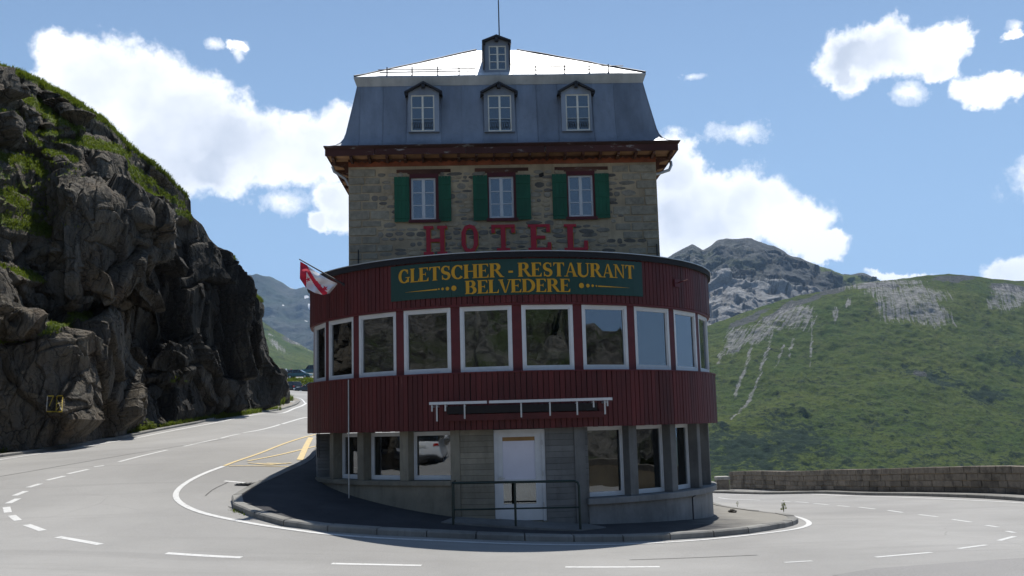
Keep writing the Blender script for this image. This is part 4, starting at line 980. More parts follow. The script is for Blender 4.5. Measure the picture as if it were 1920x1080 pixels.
# fascia built of lengths of board
xs_ = [-HE, -3.6, -2.1, -1.05, .0, 1.2, 2.6, HE]
for i in range(7):
    MB().box(xs_[i]+.002, xs_[i+1]-.002, -EO-.0, -EO+.03, ZE0-.01+random.uniform(-.01,.01), ZE1-.09, TT @ Matrix.Rotation(math.radians(random.uniform(-.15,.15)), 4, 'Y')).build('fascia_board', MT['fascia'], hotel)
for s in (-1, 1): MB().box(s*HE-(.03 if s > 0 else 0), s*HE+(0 if s > 0 else .03), -EO+.03, DEP+EO, ZE0-.01, ZE1-.09, TT).build('side_fascia', MT['fascia'], hotel)
mb = MB(); rw = []
for (o_x, o_y) in ((-HE-.06, DEP+EO), (-HE-.06, -EO-.06), (HE+.06, -EO-.06), (HE+.06, DEP+EO)):
    sx = 1 if o_x > 0 else -1; inx = -sx*.12; iny = .12 if o_y < 0 else 0
    rw.append([TT @ Vector((o_x, o_y, ZE1)), TT @ Vector((o_x, o_y, ZE1-.03)), TT @ Vector((o_x+inx*.6, o_y+iny*.6, ZE1-.10)), TT @ Vector((o_x+inx, o_y+iny, ZE1-.10))])
mb.grid(rw, 0, False).build('gutter', MT['gutter'], hotel)
for s, pts in ((1, [(HE-.02,.5,10.0),(HE-.02,.45,9.88),(HE-.1,.4,9.72),(HW+.12,.35,9.60),(HW+.03,.3,9.58)]), (-1, [(-HE+.05,.4,10.0),(-HE+.1,.4,9.85),(-HW-.12,.3,9.6),(-HW-.03,.3,9.4)])):
    MB().tube(pts, .045, 10, TT).build('downpipe', MT['metal'], hotel)
# iron rods on the wall
for px in (672, 1231): 
    x = TP(px, 460)[0]; MB().tube([(x,-.04,6.6),(x,-.04,7.45)], .018, 6, TT).box(x-.05, x+.05, -.05, -.02, 6.95, 6.99, TT).build('wall_tie', MT['dark_metal'], hotel)
x, z = TP(1015, 328); MB().box(x-.07, x+.07, -.002, .004, z-.07, z+.07, TT @ Matrix.Translation((0,-.004,0))).build('vent_hole', MT['dark'], hotel)
# balcony grille seen past the right edge
mb = MB()
for k in range(9):
    z = 6.5+k*.09; mb.tube([(HW+.06,1.2,z),(HW+.16,1.2,z+.09)], .012, 5, TT).tube([(HW+.16,1.2,z),(HW+.06,1.2,z+.09)], .012, 5, TT)
mb.tube([(HW+.05,1.2,6.4),(HW+.05,1.2,7.35)], .014, 6, TT).tube([(HW+.17,1.2,6.4),(HW+.17,1.2,7.35)], .014, 6, TT).tube([(HW+.17,1.2,7.35),(HW+.17,4,7.35)], .014, 6, TT).box(HW, HW+.24, 1.1, 4, 6.30, 6.42, TT)
mb.build('balcony_railing', MT['dark_metal'], hotel)

# mansard
prof = [(0,10.33),(.10,10.36),(.24,10.42),(.36,10.52),(.45,10.66),(.51,10.85),(.56,11.10),(.62,11.40),(.70,11.80),(.80,12.33)]
def ring(off, z, e=0.): return [TT @ Vector(v) for v in ((-HE+off-e, -EO+off-e, z), (HE-off+e, -EO+off-e, z), (HE-off+e, DEP+EO-off+e, z), (-HE+off-e, DEP+EO-off+e, z))]
mb = MB(); mb.grid([ring(o, z, -.03) for o, z in prof], 0, False, True); mansard = mb.build('mansard', MT['zinc_trim'], hotel)
seam_px = [640, 674, 718, 762, 828, 867, 905, 968, 1007, 1046, 1112, 1153, 1203, 1245]
sx = [TP(p, 210, .1)[0] for p in seam_px]; sx[0] = -99; sx[-1] = 99
for i in range(len(sx)-1):
    g_ = .006; e = random.uniform(.0, .008); rows = []; nx = 3
    for (o, z) in prof:
        l = max(sx[i]+g_, -HE+o); r = min(sx[i+1]-g_, HE-o); l, r = (l, r) if l < r else ((l, l+.001) if sx[i] > 0 else (r-.001, r))
        if sx[i+1] < -HE+o: l = r = -HE+o
        if sx[i] > HE-o: l = r = HE-o
        rows.append([TT @ Vector((l+(r-l)*k/nx, -EO+o-e-.004+.006*math.sin(k*2.1+i), z)) for k in range(nx+1)])
    MB().grid(rows, 0, True).build('zinc_sheet', MT['zinc'], mansard)
    if i:
        pts = [(sx[i], -EO+o-.012, z) for (o, z) in prof if abs(sx[i]) < HE-o]
        if len(pts) > 2: MB().tube(pts, .011, 5, TT).build('standing_seam', MT['zinc'], mansard)
for s in (-1, 1):
    rows = [[TT @ Vector((s*(HE-o+.002), -EO+o, z)), TT @ Vector((s*(HE-o+.002), DEP+EO-o, z))] for o, z in prof]
    MB().grid(rows, 0, False).build('side_sheet', MT['zinc'], mansard)
    MB().tube([(s*(HE-o), -EO+o-.004, z) for o, z in prof], .02, 6, TT).build('corner_seam', MT['zinc'], mansard)
mb = MB(); mb.grid([ring(.82, 12.33, .0), ring(.80, 12.335, .012), ring(.70, 12.57, .0), ring(.70, 12.60, .0), ring(.85, 12.60, 0)], 0, False, True); mb.build('roof_cornice', MT['zinc_trim'], hotel)
# hipped top roof
R0 = .72; RI = 4.30; ZR0 = 12.605; ZR1 = 14.75
def rp(x, y, z): return TT @ Vector((x, y, z))
def slope(u, v):      # u 0..1 up the front slope, v -1..1 across
    o = R0+(RI-R0)*u; return (v*(HE-o), -EO+o, ZR0+(ZR1-ZR0)*u)
troof = MB().grid([ring(R0, ZR0-.01), ring(RI, ZR1-.03)], 0, False, True).build('top_roof', MT['zinc_trim'], hotel)
vs_ = np.linspace(-1, 1, 9)
for i in range(8):
    rows = []
    for u in np.linspace(0, 1, 7):
        a, b = vs_[i], vs_[i+1]; r_ = []
        for k in range(3):
            x, y, z = slope(u, a+(b-a)*k/2); r_.append(rp(x+(.004 if k == 0 else -.004 if k == 2 else 0), y, z+.006+.006*math.sin(u*9+i*2+k)))
        rows.append(r_)
    MB().grid(rows, 0, True).build('roof_sheet', MT['zinc_roof'], troof)
for s in (-1, 1):
    MB().grid([[rp(s*(HE-R0), -EO+R0, ZR0+.002), rp(s*(HE-R0), DEP+EO-R0, ZR0+.002)], [rp(s*(HE-RI), -EO+RI, ZR1+.002), rp(s*(HE-RI), DEP+EO-RI, ZR1+.002)]]).build('roof_sheet', MT['zinc_roof'], troof)
    pts = []; 
    for k in range(13):
        x, y, z = slope(k/12, s); pts.append((x+random.uniform(-.01,.01), y, z+.02+random.uniform(-.012,.012)))
    MB().tube(pts, .028, 6, TT).build('hip_cap', MT['dark_metal'], troof)
MB().tube([(0,-EO+RI,ZR1+.02),(0,DEP+EO-RI,ZR1+.02)], .04, 6, TT).build('ridge_cap', MT['dark_metal'], troof)
# snow guard
sg = MB(); yy = -EO+R0+.14; zz = ZR0+(ZR1-ZR0)*(.14/(RI-R0)); pp_ = [TP(px, 145, yy)[0] for px in (726, 773, 821, 861, 1005, 1059, 1105, 1141)]
e0, e1 = TP(712, 145, yy)[0], TP(1168, 142, yy)[0]
sgo = MB().tube([(e0-.05, yy-.02, zz+.17), ((e0+pp_[3])/2, yy-.02, zz+.155), (pp_[3]+.5, yy-.02, zz+.18)], .014, 6, TT).tube([(e0, yy-.04, zz+.08), (pp_[3]+.5, yy-.04, zz+.09)], .014, 6, TT).tube([(pp_[4]-.7, yy-.02, zz+.19), ((pp_[4]+e1)/2, yy-.02, zz+.20), (e1+.02, yy-.02, zz+.19)], .014, 6, TT).tube([(pp_[4]-.7, yy-.04, zz+.09), (e1-.45, yy-.04, zz+.09)], .014, 6, TT).build('snow_guard', MT['dark_metal'], hotel)
for x in pp_: MB().box(x-.016, x+.016, yy-.05, yy-.01, zz-.02, zz+.24, TT).box(x-.016, x+.016, yy-.12, yy-.04, zz-.06, zz-.02, TT).build('guard_post', MT['dark_metal'], sgo)

# dormers
def dormer(px0, px1, pxc, pyb, pyw0, pyw1, pxw0, pxw1, pyeave, pypeak, yo, depth, big=False, label=None):
    x0, zb = TP(px0, pyb, yo); x1 = TP(px1, pyb, yo)[0]; xc = (x0+x1)/2; hw_ = (x1-x0)/2
    ze = TP(pxc, pyeave, yo)[1]; zp = TP(pxc, pypeak, yo-.16)[1]; wz1 = TP(pxc, pyw0, yo)[1]; wz0 = TP(pxc, pyw1, yo)[1]
    wx0 = TP(pxw0, (pyw0+pyw1)/2, yo)[0]; wx1 = TP(pxw1, (pyw0+pyw1)/2, yo)[0]
    T2 = TT; mb = MB(); y0, y1 = yo, yo+depth
    mb.box(x0, wx0, y0, y0+.08, zb, ze, T2).box(wx1, x1, y0, y0+.08, zb, ze, T2).box(wx0, wx1, y0, y0+.08, zb, wz0, T2)
    mb.prism([(wx0, wz1), (wx1, wz1), (wx1, ze), (x1, ze), (xc, zp-.07), (x0, ze), (wx0, ze)], y0, y0+.08, T2)
    mb.box(x0, x0+.05, y0+.08, y1, zb, ze, T2).box(x1-.05, x1, y0+.08, y1, zb, ze, T2)
    d = mb.build('dormer', MT['zinc'], hotel)
    if label: d['label'] = label
    ov = .10 if not big else .06; t = .05
    dx = hw_+ov; sl = (zp-ze)/hw_
    for s in (-1, 1):
        poly = [(xc, zp), (xc+s*dx, zp-sl*dx), (xc+s*dx, zp-sl*dx-t), (xc, zp-t-.01)]
        if s < 0: poly = poly[::-1]
        MB().prism(poly, y0-.16, y1+.4, T2).build('roof', MT['dark_metal'], d)
        MB().box(min(xc+s*(dx-.09), xc+s*dx), max(xc+s*(dx-.09), xc+s*dx), y0-.14, y0+.0, ze-.13, zp-sl*dx-t, T2).build('bracket', MT['dark_metal'], d)
    MB().box(xc-.05, xc+.05, y0-.14, y0+.0, zp-t-.13, zp-t-.02, T2).build('ridge_bracket', MT['dark_metal'], d)
    if big:
        for s in (-1, 1): MB().box(xc+s*(hw_+.015)-.02, xc+s*(hw_+.015)+.02, y0-.10, y1, zb+.42, ze+.02, T2).build('cheek_board', MT['dark_metal'], d)
    # sash as sub-part, panes joined with it as sub-parts too
    fr = .035; xm = (wx0+wx1)/2; mu = .055; y = y0+.02; mb = MB()
    mb.box(wx0, wx0+fr, y, y+.04, wz0, wz1, T2).box(wx1-fr, wx1, y, y+.04, wz0, wz1, T2).box(wx0+fr, wx1-fr, y, y+.04, wz1-fr, wz1, T2).box(wx0+fr, wx1-fr, y, y+.04, wz0, wz0+fr, T2).box(xm-mu/2, xm+mu/2, y-.01, y+.04, wz0+fr, wz1-fr, T2)
    zz = [wz0+fr+(wz1-wz0-2*fr)*k/3 for k in range(4)]
    for k in (1, 2):
        for a, b in ((wx0+fr, xm-mu/2), (xm+mu/2, wx1-fr)): mb.box(a, b, y+.006, y+.034, zz[k]-.011, zz[k]+.011, T2)
    mb.build('sash', MT['cream'], d)
    for k in range(3):
        for a, b in ((wx0+fr, xm-mu/2), (xm+mu/2, wx1-fr)):
            MB().box(a, b, y+.018, y+.022, zz[k]+(.011 if k else 0), zz[k+1]-(.011 if k < 2 else 0), T2).build('pane', MT['glass_up'], d)
    MB().box(x0+.055, x1-.055, y0+.5, y0+.55, zb, ze, T2).box(wx0, wx1, y0+.09, y0+.5, wz0-.04, wz0-.02, T2).build('dark_backing', MT['room'], d)
    if not big:   # little wrought iron grille at the foot of the window
        g = MB(); 
        for a, b in ((wx0+fr, xm-mu/2), (xm+mu/2, wx1-fr)):
            n = 4; w = (b-a)/n; g.tube([(a, y-.03, zz[1]-.02), (b, y-.03, zz[1]-.02)], .007, 5, T2)
            for k in range(n):
                cx = a+w*(k+.5); zc = (wz0+zz[1])/2
                g.tube([(cx+.38*w*math.cos(q*PI/5), y-.03, zc+.1*math.sin(q*PI/5)) for q in range(11)], .007, 4, T2, cap=False)
        g.build('window_grille', MT['dark_metal'], d)
    return d
YD = -EO+.42
dormer(766, 824, 794, 247.5, 178, 246, 770.5, 814.5, 170.5, 151.5, YD, .9, label='left dormer with pointed hood and white six-pane window')
dormer(908.5, 966, 937, 247.5, 178, 246, 915, 959, 170.5, 152, YD, .9)
dormer(1054, 1111, 1083, 246, 176.5, 244.5, 1061, 1105.5, 169, 150.5, YD, .9)
dormer(909, 956, 932.5, 150.5, 85.5, 131, 916.5, 949, 77, 64, -EO+R0+.35, 3.6, True, label='tall narrow top dormer standing on the pale roof')
xm_, zm_ = TP(936, 64, 1.4)
lr = MB().tube([(xm_, 1.4, zm_-.3), (xm_, 1.4, zm_+1.4), (xm_+.03, 1.4, zm_+3.2)], [.022, .016, .008], 6, TT).build('lightning_rod', MT['dark_metal'], hotel)
# ================================================================== lettering
def stroke(pts, ws):
    """ribbon outline (list of quads) along pts with widths ws, in letter units"""
    pts = [Vector((p[0], p[1])) for p in pts]
    if not isinstance(ws, (list, tuple)): ws = [ws]*len(pts)
    L, R_ = [], []
    for i, p in enumerate(pts):
        d = (pts[min(i+1, len(pts)-1)]-pts[max(i-1, 0)]).normalized(); n = Vector((-d.y, d.x)); L.append(p+n*ws[i]/2); R_.append(p-n*ws[i]/2)
    return [(L[i], R_[i], R_[i+1], L[i+1]) for i in range(len(pts)-1)]
def ellp(cx, cy, rx, ry, a0, a1, n=14): return [(cx+rx*math.cos(math.radians(a0+(a1-a0)*k/n)), cy+ry*math.sin(math.radians(a0+(a1-a0)*k/n))) for k in range(n+1)]
def ew(a0, a1, thick, thin, n=14): return [thin+(thick-thin)*abs(math.cos(math.radians(a0+(a1-a0)*k/n))) for k in range(n+1)]
K, S = .205, .07      # thick stem and hairline of the roman face
def rect(x0, x1, y0, y1): return [(Vector((x0, y0)), Vector((x1, y0)), Vector((x1, y1)), Vector((x0, y1)))]
def tri(a, b, c): return [(Vector(a), Vector(b), Vector(c))]
def serif(x, y, w=.30, up=True): return rect(x-w/2, x+w/2, y if up else y-S*.8, y+S*.8 if up else y)
def stem(x): return [rect(x-K/2, x+K/2, 0, 1), serif(x, 0), serif(x, 1, up=False)]
def curve(cx, cy, rx, ry, a0, a1, thick=K, thin=S): return stroke(ellp(cx, cy, rx, ry, a0, a1), ew(a0, a1, thick, thin))
def glyph(c):
    if c == 'G': return .80, [curve(.40, .5, .30, .47, 45, 318), rect(.60, .72, .05, .38), serif(.64, .42, .30, False), rect(.60, .66, .66, .96)]
    if c == 'C': return .74, [curve(.40, .5, .30, .47, 42, 318), rect(.60, .66, .66, .96)]
    if c == 'O': return .84, [curve(.42, .5, .31, .47, 0, 360)]
    if c == 'L': return .58, stem(.15)+[rect(.20, .60, 0, S*.9), tri((.60, 0), (.60, .30), (.50, .03))]
    if c == 'E': return .66, stem(.15)+[rect(.20, .58, 0, S*.9), rect(.20, .56, 1-S*.9, 1), rect(.20, .44, .48, .48+S*.9), tri((.61, 0), (.61, .28), (.48, .03)), tri((.59, 1), (.59, .75), (.47, .97)), tri((.45, .36), (.45, .66), (.38, .51))]
    if c == 'F': return .6, stem(.15)
    if c == 'T': return .70, [rect(.35-K/2, .35+K/2, 0, 1), serif(.35, 0), rect(.03, .67, 1-S*.9, 1), tri((.02, 1), (.14, .97), (.02, .72)), tri((.68, 1), (.68, .72), (.56, .97))]
    if c == 'H': return .84, stem(.15)+stem(.67)+[rect(.2, .62, .48, .48+S*.9)]
    if c == 'R': return .80, stem(.15)+[curve(.34, .745, .20, .228, -90, 90), rect(.2, .35, 1-S*.9, 1), rect(.2, .35, .49, .49+S*.9), [(Vector((.30, .52)), Vector((.48, .52)), Vector((.80, 0)), Vector((.60, 0)))], rect(.60, .84, 0, S*.7)]
    if c == 'B': return .74, stem(.15)+[curve(.34, .755, .19, .218, -90, 90), curve(.36, .275, .23, .25, -90, 90), rect(.2, .37, 1-S*.9, 1), rect(.2, .38, .505, .505+S*.9), rect(.2, .37, 0, S*.9)]
    if c == 'D': return .82, stem(.15)+[curve(.30, .5, .38, .472, -90, 90), rect(.2, .32, 1-S*.9, 1), rect(.2, .32, 0, S*.9)]
    if c == 'S': 
        pts = ellp(.33, .735, .20, .235, 30, 90, 5)+ellp(.33, .735, .20, .235, 108, 245, 9)+[(.36, .48)]+ellp(.33, .255, .20, .225, 62, -72, 9)+ellp(.33, .255, .20, .225, -90, -150, 5)
        n = len(pts); ws = [S+(K*1.05-S)*math.exp(-((i/(n-1)-.5)/.26)**2) for i in range(n)]
        return .66, [stroke(pts, ws), rect(.50, .555, .70, .98), rect(.10, .155, .02, .32)]
    if c == 'U': return .84, [rect(.15-K/2, .15+K/2, .3, 1), serif(.15, 1, up=False), rect(.68-S/2, .68+S/2, .3, 1), serif(.68, 1, .26, False), stroke(ellp(.405, .31, .262, .285, 180, 360), [K*(1-k/14)+S*k/14 for k in range(15)])]
    if c == 'A': return .80, [[(Vector((.36, 1)), Vector((.46, 1)), Vector((.76, 0)), Vector((.56, 0)))], [(Vector((.36, 1)), Vector((.42, .98)), Vector((.14, 0)), Vector((.08, 0)))], rect(.2, .6, .30, .30+S*.9), serif(.11, 0, .24), serif(.66, 0, .30)]
    if c == 'V': return .74, [[(Vector((.05, 1)), Vector((.25, 1)), Vector((.46, 0)), Vector((.36, 0)))], [(Vector((.66, 1)), Vector((.72, 1)), Vector((.46, 0)), Vector((.40, 0)))], serif(.15, 1, .30, False), serif(.68, 1, .24, False)]
    if c == 'N': return .86, [rect(.15-S/2, .15+S/2, 0, 1), rect(.70-S/2, .70+S/2, 0, 1), [(Vector((.06, 1)), Vector((.26, 1)), Vector((.73, 0)), Vector((.66, 0)))], serif(.15, 0, .24), serif(.12, 1, .22, False), serif(.70, 1, .24, False)]
    if c == '-': return .36, [rect(.04, .32, .30, .44)]
def subdiv_poly(poly, n=3): return [poly]
def bent_letter(polys, mapf, depth, mb=None):
    mb = mb or MB()
    for gi, part in enumerate(polys):
        for poly in part:
            e = depth+gi*.0007
            front = [mapf(p.x, p.y, e) for p in poly]; back = [mapf(p.x, p.y, 0) for p in poly]; n = len(poly)
            mb.add(front+back, [tuple(range(n))]+[(i, (i+1) % n, (i+1) % n+n, i+n) for i in range(n)])
    return mb
# --- restaurant sign board bent round the drum
RS = RD+.085
tl, zt1 = cyl(732.5, 503, RS); tr_, zt2 = cyl(1203, 490, RS); zb1 = cyl(732.5, 565, RS)[1]; zb2 = cyl(1203, 557, RS)[1]
ZT = 6.235; ZB = (zb1+zb2)/2
so = D((tl+tr_)/2, RS, ZB)
sign = empty('restaurant_sign', so, 'long curved dark green sign with yellow roman lettering over the restaurant windows', 'sign')
nseg = 4
for k in range(nseg):
    a = tl+(tr_-tl)*k/nseg; b = tl+(tr_-tl)*(k+1)/nseg; mb = MB(); arc(mb, a+(.02 if k else 0), b-(.02 if k < nseg-1 else 0), RS-.03, RS, ZB, ZT, 2.5); mb.build('board_panel', MT['sign_green'], sign)
def put_text(txt, px0, px1, pyc0, ztop, zbot, extra={}):
    ws = [glyph(c)[0] if c != ' ' else .30 for c in txt]; tot = sum(ws)
    t0 = cyl(px0, pyc0, RS)[0]; t1 = cyl(px1, pyc0, RS)[0]; x = 0
    for c, w in zip(txt, ws):
        if c != ' ':
            xo = x
            def mp(gx, gy, e, xo=xo): return D(t0+(t1-t0)*(xo+gx)/tot, RS+.002+e, zbot+(ztop-zbot)*gy)
            o = bent_letter(glyph(c)[1], mp, .006).build('hyphen' if c == '-' else 'letter', MT['gold'], sign)
        x += w
ha = ZT-ZB
put_text('GLETSCHER', 747.5, 944, 520, ZB+ha*.885, ZB+ha*.495); put_text('-', 952, 963, 505, ZB+ha*.885, ZB+ha*.495); put_text('RESTAURANT', 971, 1189, 510, ZB+ha*.885, ZB+ha*.495)
put_text('BELVEDERE', 872, 1070, 535, ZB+ha*.43, ZB+ha*.06)
zc = ZB+ha*.245
for (dots, l0, l1) in ((((851,5.0),(839,3.6),(830,2.6),(823,1.7)), 820, 760), (((1090,5.0),(1102,3.6),(1111,2.6),(1118,1.7)), 1121, 1180)):
    for px, r in dots:
        t0 = cyl(px, 535, RS)[0]; T_ = DT(t0, RS+.004, 0); rr = r/80; mb = MB(); n = 14
        mb.prism([(rr*math.cos(2*PI*i/n), zc+rr*math.sin(2*PI*i/n)) for i in range(n)], -.004, .0, T_); mb.build('dot', MT['gold'], sign)
    ta, tb = cyl(l0, 535, RS)[0], cyl(l1, 535, RS)[0]; mb = MB(); rows = []
    for k in range(9):
        t = ta+(tb-ta)*k/8; h = .030*(1-k/8)+.003; rows.append([D(t, RS+.007, zc-.01*k/8-h/2-.006), D(t, RS+.007, zc-.01*k/8+h/2-.006)])
    mb.grid(rows, 0, False); mb.build('tapering_line', MT['gold'], sign)
# --- HOTEL letters on the stone wall
hs = empty('hotel_lettering', TT @ Vector((0, -.05, 6.9)), 'big red slab-serif letters spelling HOTEL on the stone wall', 'sign letters')
def slab(c):
    k, s = .19, .10
    def v(x): return [rect(x-k/2, x+k/2, 0, 1)]
    if c == 'H': return [rect(.11, .11+k, 0, 1), rect(.70, .70+k, 0, 1), rect(.29, .71, .445, .555), rect(.0, .42, 0, s), rect(.0, .42, 1-s, 1), rect(.58, 1, 0, s), rect(.58, 1, 1-s, 1)]
    if c == 'O':
        out = [(-.5,.28),(-.30,.06),(.0,0),(.30,.06),(.5,.28),(.5,.72),(.30,.94),(0,1),(-.30,.94),(-.5,.72)]; inn = [(-.24,.30),(-.16,.17),(0,.13),(.16,.17),(.24,.30),(.24,.70),(.16,.83),(0,.87),(-.16,.83),(-.24,.70)]
        o = [Vector((.5+x*.9, y)) for x, y in out]; i = [Vector((.5+x*.9, y)) for x, y in inn]
        return [[(o[q], o[(q+1) % 10], i[(q+1) % 10], i[q]) for q in range(10)]]
    if c == 'T': return [rect(.40, .60, 0, 1), rect(0, 1, .88, 1), rect(0, .15, .68, .87), rect(.85, 1, .68, .87), rect(.22, .78, 0, s)]
    if c == 'E': return [rect(.12, .36, 0, 1), rect(0, 1, 0, s), rect(0, .96, 1-s, 1), rect(.3, .74, .44, .56), rect(.84, 1, .1, .30), rect(.80, .96, .70, .9)]
    if c == 'L': return [rect(.14, .38, 0, 1), rect(0, .52, 1-s, 1), rect(0, 1, 0, s), rect(.84, 1, .1, .36)]
for c, px0, px1, pt, pb in (('H',794,838,424,478),('O',863,897.5,421,474.5),('T',921,965,421.5,470.5),('E',989.5,1032.5,421,469.5),('L',1057,1101,420.5,469.5)):
    xa, z_t = TP(px0, pt, -.05); xb = TP(px1, pt, -.05)[0]; z_b = TP(px0, pb, -.05)[1]
    mp = lambda gx, gy, e: TT @ Vector((xa+(xb-xa)*gx, -.025-e, z_b+(z_t-z_b)*gy))
    o = bent_letter(slab(c), mp, .035).build('letter', MT['letter_red'], hs)
    mp2 = lambda gx, gy, e: TT @ Vector((xa+(xb-xa)*gx+.018, -.012-e*.3, z_b-.018+(z_t-z_b)*gy))
    bent_letter(slab(c), mp2, .02).build('gilt_edge', MT['gold'], o)

# ================================================================== handrail
YR = 22.18
def RP(px, py): return P(px, py, YR)
pA, pM, pB = RP(850, 975), RP(967, 979), RP(1088, 982); top = RP(850, 900).z; topB = RP(1080, 906).z; midz = RP(850, 950).z; midB = RP(1088, 955).z
ra = empty('handrail', (pM.x, YR, pM.z), 'dark green tubular handrail standing in front of the white entrance door', 'handrail')
ztm = (top+topB)/2
MB().tube([(pA.x, YR+.75, ztm), (pA.x, YR+.08, ztm), (pA.x+.02, YR+.02, ztm), (pA.x+.08, YR, ztm), (pB.x-.10, YR, ztm-.02), (pB.x-.03, YR, ztm-.05), (pB.x, YR, ztm-.12), (pB.x, YR, float(gz(pB.x, YR))+.1)], .028, 10).build('top_rail', MT['metal_green'], ra)
zm = (midz+midB)/2
MB().tube([(pA.x, YR, zm), (pB.x, YR, zm-.02)], .018, 8).build('middle_rail', MT['metal_green'], ra)
for p, zt in ((pA, ztm-.02), (pM, ztm-.025)): MB().tube([(p.x, YR, float(gz(p.x, YR))+.1), (p.x, YR, zt)], .026, 10).build('post', MT['metal_green'], ra)
MB().tube([(pA.x-.02, YR+.6, float(gz(pA.x, YR+.6))+.1), (pA.x-.02, YR+.6, ztm-.02)], .02, 8).build('post', MT['metal_green'], ra)

# ================================================================== flag
thf, _z = cyl(646, 534, RD+.06); A0 = D(thf, RD+.06, _z)
tipY = A0.y-.15
B0 = P(561, 486, tipY)
fl = empty('flag', A0, 'red and white flag with red stars on a slanted pole beside the red drum', 'flag')
pole = MB().tube([A0, A0.lerp(B0, .5), B0], [.022, .018, .014], 8).build('pole', MT['dark_metal'], fl)
MB().tube([A0+Vector((.02,.05,-.02)), A0+(B0-A0)*.05], .035, 8).build('bracket', MT['dark_metal'], fl)
topl = [(563,490),(575,497),(590,508),(606,518),(620,526),(632,531)]; botl = [(562,522),(574,540),(590,549),(606,553),(618,550),(632,533)]
ns, nt = 40, 22; rows = []; st = {}
def lerpl(L_, s):
    x = s*(len(L_)-1); i = min(int(x), len(L_)-2); t = x-i; return L_[i][0]*(1-t)+L_[i+1][0]*t, L_[i][1]*(1-t)+L_[i+1][1]*t
cl = MB(); 
for i in range(ns+1):
    s = i/ns; a = lerpl(topl, s); b = lerpl(botl, s); r = []
    for j in range(nt+1):
        t = j/nt; px = a[0]*(1-t)+b[0]*t; py = a[1]*(1-t)+b[1]*t+ (3*math.sin(PI*t)*s if 0 else 0)
        yo = tipY+(A0.y-tipY)*s + .10*math.sin(s*19+t*4)*(.4+t*.6)*(1-s*.5)+.05*math.sin(t*9+s*6)
        r.append(P(px, py, yo))
    rows.append(r)
me_b = len(cl.v); cl.grid(rows, 0, True)
k = 0
for i in range(ns):
    for j in range(nt):
        s, t = i/ns, j/nt; red = s < .20 or abs(t-(s-.12)*1.75) < .17-.0*s and s < .72
        cl.m[k] = 1 if red else 0; k += 1
cl.build('cloth', [MT['flag_white'], MT['flag_red']], fl)
def star(px, py, r, Y, m=5):
    mb = MB(); pts = []; c = P(px, py, Y)
    for k_ in range(2*m):
        q = r if k_ % 2 == 0 else r*.42; a = PI/2+k_*PI/m+.3; pts.append((c.x+q*math.cos(a), c.z+q*math.sin(a)))
    mb.prism(pts, Y, Y+.004); return mb
for px, py, r in ((609,541,.085),(598,536,.07),(578,524,.07),(572,530,.05)):
    s = (px-563)/69; star(px, py, r, tipY+(A0.y-tipY)*s-.14).build('star', MT['flag_red'], fl)
# ================================================================== rock cliff on the left
skyC = [(-700,-160),(-300,20),(-150,70),(-60,103),(0,122),(40,133),(70,147),(100,163),(130,178),(165,202),(195,222),(215,240),(235,262),(262,287),(290,305),(312,325),(330,345),(348,362),(358,378),(356,396),(363,408),(378,420),(392,446),(410,463),(425,470),(437,480),(438,492),(434,504),(436,519),(452,531),(470,546),(484,561),(489,580),(491,610),(494,640),(500,668),(508,692),(514,710),(520,735),(525,758),(528,766)]
baseC = [(-700,1000),(-300,912),(-160,880),(-60,863),(0,851),(60,843),(120,834.5),(180,825),(250,811.5),(320,799),(400,784.5),(460,776),(500,769.5),(528,767)]
colx = np.concatenate([np.linspace(-700, -12, 90), np.linspace(-8, 440, 430), np.linspace(441, 528, 120)])
Ybase = []
for x in colx:
    g_ = G(x, np.interp(x, [p[0] for p in baseC], [p[1] for p in baseC])); Ybase.append(g_.y)
Ybase = np.array(Ybase); k_ = np.ones(21)/21; Ybase = np.convolve(np.pad(Ybase, 10, mode='edge'), k_, 'valid')
NR = 520; NCc = len(colx)
w_ = np.linspace(0, 1, NR)[:, None]
ysk = np.interp(colx, [p[0] for p in skyC], [p[1] for p in skyC]); yb_ = np.interp(colx, [p[0] for p in baseC], [p[1] for p in baseC])
ysk = ysk+fbm(np.stack([colx/9, colx*0, colx*0], -1), 4, 3)*2.2*np.clip((430-colx)/60, .25, 1)
PX = np.repeat(colx[None], NR, 0); PY = yb_[None]+(ysk-yb_)[None]*w_
bands = [([(67,185),(137,248),(222,278),(255,337),(304,389),(355,403)],7),([(-60,200),(0,211),(37,226)],9),([(70,248),(111,259),(178,274),(240,290)],7),([(170,355),(230,362),(292,368)],7),([(-80,285),(0,292),(67,307),(85,330)],10),([(-80,355),(0,360),(50,380)],10),([(-80,410),(0,415),(60,425),(98,436)],11),([(-60,640),(22,634),(70,626),(104,614),(130,600),(165,597)],8),([(-60,500),(0,497),(30,505),(80,520)],8),([(436,520),(462,541),(486,563)],11),([(325,712),(350,714)],5),([(262,440),(278,452)],5),([(250,318),(300,352),(345,386)],6),([(0,160),(60,190),(110,235)],9),([(30,240),(90,285),(140,300)],6)]
gd = np.full(PX.shape, 1e9)
wobx = fbm(np.stack([PX/22, PY/22, PX*0], -1), 4, 201)*9
for ln, th in bands: gd = np.minimum(gd, polyd(PX+wobx, PY+wobx*.7, ln)/th)
crest = np.clip((PY-ysk[None])/ (6+7*np.clip((360-PX)/200, 0, 1)), 0, 9)/1.0
crest = np.where(PX < 352, crest, 9)
gd = np.minimum(gd, crest)
# leftmost upper slope is a mix of grass and loose rock
leftsl = np.clip((150-PX)/90, 0, 1)*np.clip((470-PY)/60, 0, 1)*np.clip((PY-270)/30, 0, 1)
grassm = np.clip(1.35-gd, 0, 1); grassm = np.maximum(grassm, leftsl*(.45+.6*fbm(np.stack([PX/16, PY/11, PX*0], -1), 4, 203)))
